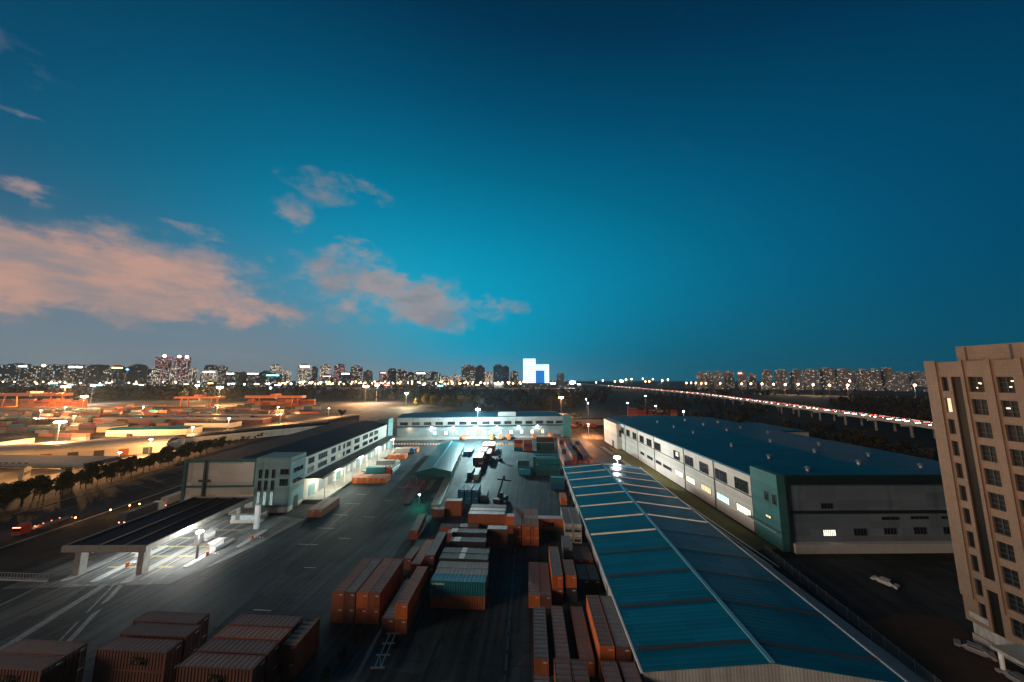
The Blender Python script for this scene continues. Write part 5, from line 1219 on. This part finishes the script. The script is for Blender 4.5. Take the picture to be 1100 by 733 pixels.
for i in range(s0 - 0, len(rp2) - 60, 55):  # fill lights added along the deck to brighten it, not fixed to cars
    p = rp2[i]; (nx, ny), (tx, ty) = normal(i, rp2)
    if p[1] < 240: break
    lamp_light(vd, (p[0] - nx * 5 + tx * 4, p[1] - ny * 5 + ty * 4, VZ + 1.6), 1500, (1.0, 0.86, 0.7), 0.8, 'headlight_fill')
    lamp_light(vd, (p[0] + nx * 5, p[1] + ny * 5, VZ + 1.6), 500, (1.0, 0.2, 0.14), 0.8, 'tail_light_fill')
# far elevated road with lamps below the skyline
fv = thing('viaduct', 'distant straight elevated road with amber lamps below the city skyline', 'viaduct', (0, 0, 0))
mb = MB(); mb.box(-1500, 180, 1226, 1250, 7, 9); mb.box(-1500, 180, 1225.5, 1226, 9, 10.2); mb.build('deck', surf('far deck', (0.4, 0.28, 0.24), 0.8), fv)
for k in range(45): slab('pier', M['conc'], fv, (-1480 + 36 * k, -1477 + 36 * k, 1235, 1240, 0, 7))
for k in range(32):
    o = bpy.data.objects.new('car', cm_[k % 4]); col.objects.link(o); o.location = (-1050 + 38 * k + rr.uniform(-4, 4), 1229 + 4 * (k % 3), 9.02); o.rotation_euler = (0, 0, R(90 if k % 3 else -90)); tag(o, 'tiny lit car on the distant straight elevated road', 'car', 'cars on the distant road')

# ------------------------------------------------------------------ skyline
names = dict(cool='tower block with scattered cool window lights', warm='block with warm window lights', dim='dark block with few lit windows', dark='dark unlit block', pale='floodlit pale block', red='tall tower lit in red and white', blue='dark blue glass block', apart='apartment block with small lit windows')
lite = {k: glow('sign ' + k, c, s_) for k, c, s_ in (('cyan', (0.4, 1, 1), 9), ('white', (1, 0.97, 0.9), 12), ('orange', (1, 0.5, 0.2), 9), ('red', (1, 0.25, 0.22), 7), ('blue', (0.2, 0.5, 1), 7))}
signs = {1: 'cyan', 3: 'orange', 6: 'white', 10: 'orange', 11: 'blue', 15: 'white', 17: 'white', 18: 'white', 20: 'white', 23: 'white', 26: 'white', 29: 'cyan', 31: 'white', 34: 'red', 39: 'red', 36: 'white', 58: 'red', 43: 'white'}
order = {}
for i, (x, y, w, h, k) in enumerate(TOWERS):
    order.setdefault(k, []).append(i)
ordw = ['first', 'second', 'third', 'fourth', 'fifth', 'sixth', 'seventh', 'eighth', 'ninth', 'tenth', 'eleventh', 'twelfth', 'thirteenth', 'fourteenth', 'fifteenth', 'sixteenth', 'seventeenth', 'eighteenth', 'nineteenth', 'twentieth']
for i, (x, y, w, h, k) in enumerate(TOWERS):
    place = 'on the skyline' if k != 'apart' else 'behind the viaduct'
    t = thing('tower_block', '%s %s, %s from the left' % (names[k], place, ordw[order[k].index(i) % 20]), 'tower', (x, y, 0), math.degrees(math.atan2(-x, y)) * 0.9, 'skyline towers')
    dp = min(w, 45)
    mb = MB(); rw_ = random.Random(i)
    if k == 'apart':
        w2 = w * 0.40
        mb.box(-w2, -w2 * 0.06, 0, dp, 0, h - rw_.uniform(0, 7)); mb.box(-w2 * 0.06, w2 * 0.06, 4, dp - 2, 0, h - 9); mb.box(w2 * 0.06, w2, -2, dp, 0, h)
    else:
        mb.box(-w / 2, w / 2, 0, dp, 0, h * 0.93); c1, c2 = rw_.uniform(-0.48, -0.2), rw_.uniform(0.2, 0.48); mb.box(w * c1, w * c2, 3, dp - 3, h * 0.93, h)
    mb.build('body', TM[k], t)
    mb = MB(); mb.box(-w * 0.2, w * 0.15, dp * 0.3, dp * 0.6, h * (1.0 if k != 'apart' else 0.97), h + rw_.uniform(2, 6)); mb.build('roof_plant', M['conc'], t)
    if i in signs:
        s_ = signs[i]
        if i in (17, 18, 15): 
            mb = MB(); mb.ball((0, -3, h * 0.965), 9.5, n=8); mb.build('crown_light', lite[s_], t)
        elif i == 3:
            mb = MB(); mb.ball((0, -3, h + 4), 9, n=8); mb.build('crown_light', lite[s_], t)
        else: slab('sign', lite[s_], t, (-w * 0.36, w * 0.3, -1.2, -0.4, h * 0.86, h * 0.92))
# low buildings filling the foot of the skyline
rl = random.Random(5)
for i in range(52):
    x = -3300 + i * 70 + rl.uniform(-20, 20); y = 1620 + rl.uniform(-120, 150); w = rl.uniform(26, 60); h = rl.uniform(14, 34)
    k = rl.choice(['warm', 'cool', 'pale', 'dim', 'warm', 'dim'])
    mb = MB(); mb.box(-w / 2, w / 2, 0, 25, 0, h); mb.box(-w / 5, w / 6, 4, 14, h, h + 4)
    if i % 2: mb.box(-w * 0.3, w * 0.25, -0.9, -0.02, h * 0.6, h * 0.78, 1)
    o = mb.build('low_block', [TM[k], lite[rl.choice(['orange', 'red', 'white', 'orange', 'cyan'])]]); o.location = (x, y, 0); o.rotation_euler = (0, 0, math.atan2(-x, y) * 0.9); tag(o, 'low lit block at the foot of the city skyline', 'building', 'low blocks below the skyline')
for i in range(26):
    x = 905 + i * 34 + rl.uniform(-9, 9); y = 1500 - i * 15 + rl.uniform(-60, 60); w = rl.uniform(24, 40); h = rl.uniform(7, 15)
    mb = MB(); mb.box(-w / 2, w / 2, 0, 22, 0, h); mb.box(-w / 5, w / 6, 4, 14, h, h + 4)
    o = mb.build('low_block', TM['apart']); o.location = (x, y, 0); o.rotation_euler = (0, 0, math.atan2(-x, y) * 0.9); tag(o, 'low block between the apartment towers at the right', 'building', 'low blocks among the apartments')
hbm = thing('landmark_building', 'glowing white building shaped like a gateway with one tall leg', 'building', (0, 1500, 0))
hm, hn, ho = new_mat('white facade lighting')
he = hn.node('ShaderNodeEmission'); htc = hn.node('ShaderNodeTexCoord').outputs['Object']; hs = hn.node('ShaderNodeSeparateXYZ'); hn.put(hs.inputs[0], htc)
fl = hn.m('GREATER_THAN', hn.m('FRACT', hn.m('DIVIDE', hs.outputs[2], 8.0)), 0.22); fc = hn.m('GREATER_THAN', hn.m('FRACT', hn.m('DIVIDE', hs.outputs[0], 7.0)), 0.14)
hn.put(he.inputs[0], hn.mix(hn.m('MULTIPLY', fl, fc), (0.25, 0.7, 1.0, 1), (0.72, 0.94, 1.0, 1)))
hn.put(he.inputs[1], hn.m('MULTIPLY_ADD', hn.m('MULTIPLY', fl, fc), 1.3, hn.m('MULTIPLY_ADD', hn.noise(htc, 0.05, 3), 0.8, 0.3)))
hn.l.new(he.outputs[0], ho.inputs[0])
for nm, (xa, xb, za, zb) in zip(('tall_tower', 'bridge_block', 'short_leg'), HBUILD):
    slab(nm, hm, hbm, (xa + 0.02, xb - 0.02, 0, 30, za + 0.02, zb))
slab('base', TM['dim'], hbm, (-30, 105, 2, 40, 0, 25))
slab('gateway_glass', glow('blue lit glass', (0.03, 0.25, 0.75), 0.8), hbm, (34, 77, 18, 20, 25.6, 85))

# ------------------------------------------------------------------ trees
def crown_mesh(seed, n, rx, rz, leaf, lumps=9):
    r = random.Random(seed); mb = MB()
    L_ = [(r.uniform(-0.6, 0.6) * rx, r.uniform(-0.6, 0.6) * rx, r.uniform(-0.55, 0.7) * rz, r.uniform(0.3, 0.55)) for _ in range(lumps)]
    for _ in range(n):
        lx, ly, lz, lr_ = L_[r.randrange(lumps)]
        while True:
            a, b_, c_ = r.uniform(-1, 1), r.uniform(-1, 1), r.uniform(-1, 1)
            if 0.15 < a * a + b_ * b_ + c_ * c_ < 1: break
        p = Vector((lx + a * lr_ * rx, ly + b_ * lr_ * rx, lz + c_ * lr_ * rz))
        u = Vector((r.uniform(-1, 1), r.uniform(-1, 1), r.uniform(-0.6, 0.6))).normalized(); v = u.orthogonal().normalized()
        s_ = leaf * r.uniform(0.6, 1.4)
        mb.quad(tuple(p - u * s_ - v * s_ * 0.5), tuple(p + u * s_ - v * s_ * 0.5), tuple(p + u * s_ * 0.7 + v * s_ * 0.6), tuple(p - u * s_ * 0.7 + v * s_ * 0.6))
    return mb
def make_tree(seed, h, leafm, n=950, leaf=0.27):
    r = random.Random(seed); th_ = h * 0.45
    tm = MB(); tm.tube((0, 0, 0), (0.1, 0, th_), 0.17, 0.11, n=7)
    for k in range(5):
        a = r.uniform(0, 6.28); tm.tube((0.1, 0, th_ * r.uniform(0.65, 1)), (math.cos(a) * h * 0.2, math.sin(a) * h * 0.2, h * r.uniform(0.6, 0.85)), 0.08, 0.03, n=5)
    cm2 = crown_mesh(seed, n, h * 0.36, h * 0.36, leaf)
    return tm.mesh('trunk', [M['trunk']]), cm2.mesh('crown', [M[leafm]])
TREES = {}
def tree(kind, x, y, h, label, group, name='tree'):
    key = kind
    if key not in TREES: TREES[key] = [make_tree(20 + s_ + hash(0), 8.0, kind) for s_ in range(4)]
    tm, cm2 = TREES[key][rr.randrange(4)]
    t = thing(name, label, 'tree', (x, y, 0), rr.uniform(0, 360), group); s_ = h / 8.0; t.scale = (s_, s_, s_)
    o = bpy.data.objects.new('trunk', tm); col.objects.link(o); o.parent = t
    o = bpy.data.objects.new('crown', cm2); col.objects.link(o); o.parent = t; o.location = (0, 0, 8.0 * 0.66)
for k in range(84):
    f = k / 83; y = 88 + 130 * f; x = -190 - 28 * f + rr.uniform(-2, 2) - (5 if k % 3 else 0)
    tree('leaf', x, y, rr.choice((rr.uniform(4.0, 6.5), rr.uniform(6.5, 9), rr.uniform(8, 11))) * (1 - 0.2 * f), 'bushy street tree in the row between dark street and lit depot road', 'street trees by the depot', 'street_tree')
for k in range(22):
    f = k / 21; tree('leaf', -219 - 16 * f + rr.uniform(-1.5, 1.5), 222 + 95 * f, rr.uniform(3.0, 5.0), 'low roadside tree further along the depot road', 'roadside trees further along', 'street_tree')
tree('leaf', -229, 372, 12, 'lone dark tree standing on the depot concrete by the road', None)
for k in range(16):
    tree('leafgold', -190 + rr.uniform(0, 112) * (k % 16) / 15 + k * 3.5, 530 + rr.uniform(-8, 25), rr.uniform(13, 20), 'golden lit tree beside the small white floodlight mast', 'golden trees behind the warehouse')
for k in range(12):
    tree('leaf', 46 + rr.uniform(0, 8) + 1.0 * k, 300 + 10 * k, rr.uniform(4, 6), 'small tree along the rear yard road', 'rear yard trees')
def wood(name, label, regions, leafm, seed, leaf=1.2):
    """distant mass of trees that reads as one"""
    r = random.Random(seed); mb = MB()
    base = [crown_mesh(seed * 10 + s_, 120, 1.0, 1.0, 0.16, 6) for s_ in range(4)]
    for (poly, n, h0, h1) in regions:
        for _ in range(n):
            u, v = r.random(), r.random()
            (ax, ay), (bx_, by_), (cx_, cy_), (dx_, dy_) = poly
            x = (ax * (1 - u) + bx_ * u) * (1 - v) + (dx_ * (1 - u) + cx_ * u) * v; y = (ay * (1 - u) + by_ * u) * (1 - v) + (dy_ * (1 - u) + cy_ * u) * v
            h = r.uniform(h0, h1); b_ = base[r.randrange(4)]; i = len(mb.v); ca, sa = math.cos(r.random() * 6), math.sin(r.random() * 6)
            for (px, py, pz) in b_.v: mb.v.append((x + (px * ca - py * sa) * h * 0.42, y + (px * sa + py * ca) * h * 0.42, h * 0.5 + pz * h * 0.5))
            for f in b_.f: mb.f.append(tuple(q + i for q in f)); mb.mi.append(0)
    o = mb.build(name, M[leafm]); tag(o, label, 'wood', None, 'stuff'); return o
wood('woodland', 'dark mass of trees between the depot and the left skyline', [([(-1900, 700), (-560, 620), (-620, 1150), (-2500, 1150)], 330, 14, 26), ([(-560, 640), (-260, 650), (-260, 1150), (-600, 1150)], 150, 10, 20)], 'leafdark', 3)
wood('woodland', 'dark mass of trees behind the far warehouse up to the distant road', [([(-250, 660), (130, 560), (300, 1150), (-330, 1200)], 260, 12, 20), ([(-90, 480), (60, 480), (110, 600), (-150, 640)], 70, 9, 15)], 'leafdark', 4)
wood('woodland', 'dark mass of trees under and around the viaduct piers', [([(120, 440), (230, 350), (380, 520), (330, 900)], 190, 7, 11), ([(170, 150), (210, 120), (300, 330), (215, 345)], 170, 6, 10)], 'leafdark', 5)
wood('woodland', 'dark mass of trees between the viaduct and the apartment avenue', [([(500, 560), (330, 200), (900, 560), (860, 850)], 300, 9, 16), ([(430, 1150), (520, 900), (800, 880), (720, 1090)], 120, 10, 16)], 'leafdark', 6)
# lit avenue below the apartments
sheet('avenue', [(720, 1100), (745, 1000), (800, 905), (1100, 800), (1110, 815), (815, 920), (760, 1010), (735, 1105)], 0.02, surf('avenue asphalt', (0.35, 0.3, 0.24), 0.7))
for k in (0, 5, 9, 12, 15, 17, 19, 21, 23):
    x, y, h = AVELAMPS[k + 4 if k + 4 < len(AVELAMPS) else -1]; lamp_light(None, (x, y - 3, h * 0.8), 60000, (1.0, 0.7, 0.4), 2.0, 'street_lamp_light')

# ------------------------------------------------------------------ freight depot on the left
def long_shed(label, x, y, rot, L_, w, h, roofm, wallm, arch=1.2, windows=0, name='freight_shed'):
    t = thing(name, label, 'shed', (x, y, 0), rot)
    slab('wall', wallm, t, (0, w, 0, L_, 0, h))
    if windows:
        for k in range(8): slab('door', M['c_dark'] if k % 3 else M['c_rust'], t, (w, w + 0.08, 4 + k * 11, 8.5 + k * 11, 0, 4.2))
    mb = MB(); n = 8; prev = None
    for k in range(n + 1):
        a = math.pi * k / n; px, pz = w / 2 - math.cos(a) * (w / 2 + 0.6), h + 0.05 + math.sin(a) * arch
        if prev: mb.quad((prev[0], -0.5, prev[1]), (px, -0.5, pz), (px, L_ + 0.5, pz), (prev[0], L_ + 0.5, prev[1])); mb.poly([(prev[0], -0.5, prev[1]), (w / 2, -0.5, h), (px, -0.5, pz)])
        prev = (px, pz)
    mb.build('roof', roofm, t)
    for k in range(windows):
        opening(t, 'y', 1.5 + k * (w - 3) / windows, 1.5 + k * (w - 3) / windows + (w - 3) / windows * 0.6, h * 0.35, h * 0.75, M['glass'], 0.0, bars=2)
    return t
long_shed('long pale arched roof freight shed with square end windows', -338, 180, -62, 92, 24, 6.0, M['greyroof'], M['cream'], 3.0, 7)
long_shed('dark navy roofed shed with pale side behind the long pale one', -270, 236, -42, 95, 20, 5.5, M['navyroof'], M['cream'], 1.6)
long_shed('teal roofed shed in the middle of the depot', -366, 268, -80, 62, 16, 5.0, M['greenroof'], M['cream'], 1.3)
long_shed('small pale roofed shed left of the teal roofed one', -428, 282, -86, 40, 14, 4.6, M['greyroof'], M['cream'], 1.0)
long_shed('low dark roofed shed at the left edge of the depot', -470, 205, -80, 95, 18, 4.5, M['navyroof'], M['conc'], 1.2)
long_shed('grey ribbed shed alone beside the road past the trees', -217, 290, -6, 68, 12, 5.5, M['navyroof'], M['conc'], 0.8)
dg = thing('depot_gate', 'concrete depot entrance portal on tee shaped piers at the left edge', 'gate', (0, 0, 0))
slab('beam', M['conc'], dg, (-330, -207, 138, 151, 8.6, 10.4)); slab('edge_trim', M['kerb'], dg, (-330, -207.1, 137.6, 137.98, 9.6, 10.6))
for x in (-243.5, -222, -268, -292): slab('pier', M['conc'], dg, (x - 1.1, x + 1.1, 141, 143.2, 0, 7.2), (x - 3.2, x + 3.2, 140.4, 144, 7.2, 8.6))
slab('truss', M['frame'], dg, (-330, -207, 150, 150.4, 6.8, 8.5), (-330, -207, 144.5, 144.8, 5.2, 5.7))
for k in range(9): slab('sign_dot', M['frame'], dg, (-270 + k * 3.4 + (6 if k > 3 else 0), -268.4 + k * 3.4 + (6 if k > 3 else 0), 137.5, 137.59, 9.85, 10.4))
for k in range(4):
    lamp_light(dg, (-300 + 24 * k, 147, 6.4), 12000, WM, 0.6)
# long platform roofs and goods sheds filling the depot in bands
for lab, x, y, L_, w, h, rf, wl in (('long brown walled goods shed, nearest of the depot bands', -292, 330, 190, 12, 4.6, 'greyroof', 'c_maroon'), ('long pale roofed goods shed, second of the depot bands', -300, 362, 180, 10, 4.8, 'greyroof', 'c_brown'), ('long navy roofed goods shed at the back of the depot bands', -420, 446, 170, 12, 5.5, 'navyroof', 'c_brown'), ('pale platform roof left of the brown walled goods shed', -500, 322, 150, 9, 4.4, 'greyroof', 'conc'), ('dark platform roof beyond the small pale shed', -545, 300, 140, 14, 5.0, 'navyroof', 'conc'), ('teal platform roof at the far left of the depot', -600, 250, 120, 14, 5.0, 'greenroof', 'conc'), ('small navy shed between the teal shed and the lit lane', -300, 300, 46, 14, 5.0, 'navyroof', 'cream')):
    long_shed(lab, x, y, 92.2, L_, w, h, M[rf], M[wl], 0.7)
for k, (x, y) in enumerate(((-242, 190), (-262, 232), (-276, 275), (-272, 330), (-254, 385), (-420, 400), (-520, 395), (-610, 380), (-560, 330), (-470, 300), (-330, 395), (-700, 330))):
    o1 = ('first', 'second', 'third', 'fourth', 'fifth', 'sixth', 'seventh', 'eighth', 'ninth', 'tenth', 'eleventh', 'last')[k]
    mast('slim depot lamp post among the sheds and container rows, %s outward from the gate' % o1, (x, y, 0), 11 + (k % 3), 'lamp_warm', 95000 if k > 4 else 48000, WM, 3, 0.5, 0.42, cat='lamp post')
# gantry cranes
def gantry(label, x, y, span, h, rot=0, deep=9, name='gantry_crane', girder=2.6, arm=12):
    t = thing(name, label, 'gantry crane', (x, y, 0), rot)
    mb = MB()
    for yy in (-deep / 2, deep / 2): mb.box(-span / 2 - arm, span / 2 + arm, yy - 0.9, yy + 0.9, h - girder, h)
    for xx in (-span / 2 - arm, span / 2 + arm): mb.box(xx - 0.8, xx + 0.8, -deep / 2 + 0.9, deep / 2 - 0.9, h - girder, h)
    mb.build('girder', M['orange'], t)
    for xx in (-span / 2, span / 2):
        for yy in (-deep / 2, deep / 2):
            mb = MB(); mb.tube((xx, yy * 1.3, 0.8), (xx, yy, h - girder), 1.0, 0.85, n=4); mb.build('leg', M['orange'], t)
        slab('sill_beam', M['orange'], t, (xx - 0.8, xx + 0.8, -deep * 0.75, deep * 0.75, 0.4, 1.6))
    slab('trolley', M['orange'], t, (-4, 4, -deep / 2 - 1, deep / 2 + 1, h + 0.05, h + 3.0)); slab('operator_cab', M['white'], t, (5, 8, -deep / 2 - 2.5, -deep / 2 - 0.95, h - 5.2, h - 2.4))
    return t
gantry('small orange gantry crane standing under the floodlight mast', -511, 458, 46, 21, 3)
gantry('wide orange gantry crane over stacked containers at the left edge', -842, 486, 78, 24, 3, 12, girder=4.5, arm=18)
gantry('wide orange gantry crane over stacked containers left of the warm mast', -430, 508, 66, 20, 3, 12, girder=4.0, arm=14)
FAR = MB(); FARC = list(CC)
def far_container(x, y, z, rot, c_):
    i = len(FAR.v); FAR.box(-LF / 2, LF / 2, -1.22, 1.22, 0, HS - 0.05, FARC.index(c_)); a = R(rot); ca, sa = math.cos(a), math.sin(a)
    FAR.v[i:] = [(x + px * ca - py * sa, y + px * sa + py * ca, z + pz) for px, py, pz in FAR.v[i:]]
def rowx(x0, x1, y, levels, cols, label, group, roofs=None, rot=3.0, skip=0.0, mass=False):
    x = x0; k = 0
    while x < x1:
        n = max(1, levels - (1 if rr.random() < 0.35 else 0))
        if rr.random() >= skip:
            for j in range(n):
                c_ = rr.choice(cols)
                if mass or CNT[0] > 52: far_container(x, y + 0.05 * (x - x0), j * HS, rot, c_); continue
                CNT[0] += 1
                container(label % ('pale grey' if c_ in ('tarp',) else c_), x, y + 0.05 * (x - x0), j * HS, 90 + rot, LF, HS, c_, None, group, True)
        x += 13.0; k += 1
CNT = [0]
rowx(-925, -770, 500, 5, ['orange', 'red', 'orange', 'rust'], '%s container in the tall stack below the left edge gantry crane', 'stack below the left gantry', mass=True)
rowx(-480, -375, 516, 5, ['orange', 'red', 'orange', 'rust'], '%s container in the tall stack below the middle gantry crane', 'stack below the middle gantry', mass=True)
rowx(-640, -440, 405, 2, ['blue', 'red', 'white', 'orange', 'blue', 'sky', 'rust'], '%s container in the long mixed row across the depot', 'mixed depot row', skip=0.08)
rowx(-650, -540, 430, 2, ['blue', 'red', 'white', 'rust', 'sky'], '%s container in the second mixed row behind it', 'second mixed depot row', mass=True)
rowx(-425, -315, 376, 2, ['maroon', 'brown', 'dark', 'brown'], '%s container in the dark row by the depot road', 'dark depot row')
rowx(-365, -290, 420, 2, ['blue', 'rust', 'red', 'green', 'white'], '%s container in the row near the lone tree', 'row near the lone tree')
rowx(-430, -330, 333, 1, ['maroon', 'rust', 'brown'], '%s container in the low row before the dark one', 'low depot row')
rowx(-700, -470, 345, 1, ['dark', 'brown', 'maroon', 'green'], '%s container in the low row across the pale concrete', 'low row across the concrete', skip=0.35)
rowx(136, 200, 421, 4, ['red', 'rust', 'red', 'orange', 'maroon'], '%s container in the tall wall beyond the blue roof', 'container wall beyond the blue roof')
rowx(50, 72, 326, 1, ['orange', 'red'], '%s container on the orange lit rear yard', 'rear yard containers')
rm = random.Random(21)
for y in (232, 246, 262, 274, 290, 306, 318, 344, 352, 378, 388, 398, 412, 424, 436, 470, 480, 494):
    x = -690 if y > 300 else -560; x1 = -330 if y > 300 else -330
    while x < x1:
        if rm.random() < 0.55:
            for j in range(rm.choice((1, 1, 2, 2, 3))): far_container(x, y + 0.04 * (x + 500) + rm.uniform(-0.5, 0.5), j * HS, rm.uniform(1, 4), rm.choice(('blue', 'brown', 'brown', 'dark', 'dark', 'dark', 'maroon', 'grey', 'rust', 'maroon', 'teal', 'tarp')))
        x += rm.choice((12.8, 12.8, 14, 26))
fo_ = FAR.build('container_stacks', [M['c_' + k] for k in FARC]); tag(fo_, 'far stacks and rows of mixed containers across the lit depot', 'containers', None, 'stuff')
# low sheds beyond the right warehouse
ls_ = long_shed('low shed with pinkish lit wall beyond the far corner of the blue roof', 176, 238, 4, 40, 26, 11, M['blueroof'], M['pale'], 1.0)
long_shed('low grey shed beyond the right edge of the blue roof', 168, 150, 4, 50, 18, 12, M['blueroof'], M['pale'], 1.0)
long_shed('low dark shed closing the rear yard behind the annex', 36, 352, -86, 90, 14, 6, M['navyroof'], M['conc'], 1.0)
# fences
fe = thing('mesh_fence', 'grey mesh fence on posts between the teal shed and the dark forecourt', 'fence', (0, 0, 0))
fp = [(67.5, 98.5), (66.6, 86), (66.0, 74), (65.2, 62), (64.2, 48)]
mb = MB(); ms_ = MB()
for (x0, y0), (x1, y1) in zip(fp, fp[1:]):
    n = 5
    for k in range(n):
        x, y = x0 + (x1 - x0) * k / n, y0 + (y1 - y0) * k / n; mb.box(x - 0.05, x + 0.05, y - 0.05, y + 0.05, 0, 2.4)
    L_ = math.dist((x0, y0), (x1, y1)); nx, ny = -(y1 - y0) / L_ * 0.02, (x1 - x0) / L_ * 0.02
    for z in (0.1, 0.5, 0.9, 1.3, 1.7, 2.1): ms_.prism([(x0 - nx, y0 - ny), (x0 + nx, y0 + ny), (x1 + nx, y1 + ny), (x1 - nx, y1 - ny)], z, z + 0.14)
mb.build('posts', M['steel'], fe); ms_.build('mesh_panel', surf('fence mesh', (0.16, 0.2, 0.21), 0.6), fe)
ob = thing('barrier_row', 'long row of orange and white barriers across the yard before the lit bays', 'barrier', (-103, 234, 0), 1.5)
for k in range(48):
    slab('panel', M['orange'] if k % 2 else M['white'], ob, (k * 1.1, k * 1.1 + 0.95, 0, 0.25, 0, 1.1))
for k in range(14): slab('panel', M['orange'], ob, (72 + k * 2.2, 73 + k * 2.2, 0, 0.25, 0, 1.1))
bar_n = 0
for k, (x, y) in enumerate(((-53, 258.5), (-30.5, 260.5), (-23.5, 261), (-17, 262), (4, 265), (18, 267))):
    nm = ('first', 'second', 'third', 'fourth', 'fifth', 'sixth')[k]
    container('orange container end backed to the lit bays, %s from the left' % nm, x, y - 5, 1.2, 8, LF if k % 2 else TW, HC, 'orange', 'orange', 'containers backed to the bays', True)
sf = thing('portal_frame', 'red steel portal frame with a flat trailer by the green signal lamp', 'frame', (-49, 133, 0), 6)
slab('post', M['red'], sf, *[(x - 0.15, x + 0.15, y - 0.15, y + 0.15, 0, 4.2) for x in (-3, 3) for y in (0, 8)])
slab('beam', M['red'], sf, (-3.15, 3.15, -0.15, 0.15, 4.2, 4.5), (-3.15, 3.15, 7.85, 8.15, 4.2, 4.5), (-3.15, -2.85, 0.15, 7.85, 4.2, 4.5), (2.85, 3.15, 0.15, 7.85, 4.2, 4.5))
slab('flatbed', M['c_maroon'], sf, (-1.3, 1.3, -9, 9, 1.0, 1.4)); 
for y in (-7, -5.5, 6): 
    mb = MB(); mb.tube((-1.2, y, 0.5), (1.2, y, 0.5), 0.5, n=10); mb.build('wheels', M['black'], sf)
# strip of shrubs between apron and container rows, small frame trailer
for k, (x, y, s_) in enumerate(((-30.2, 98.5, 2.4), (-33.4, 63, 1.6), (-33.8, 59.5, 1.8), (-34.4, 56, 1.5), (-30.8, 81, 1.3))):
    nm = ('yellow green shrub behind the container row', 'dark shrub first on the strip at the bottom of the yard', 'dark shrub second on the strip at the bottom of the yard', 'dark shrub third on the strip at the bottom of the yard', 'small shrub squeezed between two container rows')[k]
    t = thing('shrub', nm, 'shrub', (x, y, 0)); cm2 = crown_mesh(90 + k, 260, s_ * 0.5, s_ * 0.45, 0.16); o = cm2.build('foliage', M['leafgold' if k == 0 else 'leaf'], t); o.location = (0, 0, s_ * 0.5)
    mb = MB(); mb.tube((0, 0, 0), (0, 0, s_ * 0.5), 0.06, n=5); mb.build('stem', M['trunk'], t)
ct = thing('container_chassis', 'bare skeletal container trailer at the foot of the open container', 'trailer', (-26.2, 60.6, 0), 4)
slab('frame', M['steel'], ct, (-0.6, -0.45, -3.6, 3.6, 1.0, 1.2), (0.45, 0.6, -3.6, 3.6, 1.0, 1.2), *[(-1.2, 1.2, y, y + 0.16, 1.0, 1.2) for y in (-3.6, -1.2, 1.2, 3.4)])
mb = MB(); mb.tube((-0.5, -3.5, 1.1), (0.5, -1.2, 1.1), 0.06, n=5); mb.tube((0.5, -3.5, 1.1), (-0.5, -1.2, 1.1), 0.06, n=5); mb.build('brace', M['steel'], ct)
for y in (1.6, 2.8):
    mb = MB(); mb.tube((-1.15, y, 0.5), (-0.8, y, 0.5), 0.5, n=10); mb.tube((0.8, y, 0.5), (1.15, y, 0.5), 0.5, n=10); mb.build('wheels', M['black'], ct)
hzb = MB(); hzb.box(-5200, 5200, -700, 4600, -1.2, 262)
hm_, hnt, hout = new_mat('evening haze')
pv = hnt.node('ShaderNodeVolumePrincipled'); pv.inputs['Density'].default_value = 0.00006; pv.inputs['Color'].default_value = (0.62, 0.82, 0.95, 1); pv.inputs['Anisotropy'].default_value = 0.55
hnt.l.new(pv.outputs[0], hout.inputs['Volume'])
hz_o = hzb.build('haze', hm_); tag(hz_o, 'thin evening haze over the whole city', 'haze', None, 'stuff')
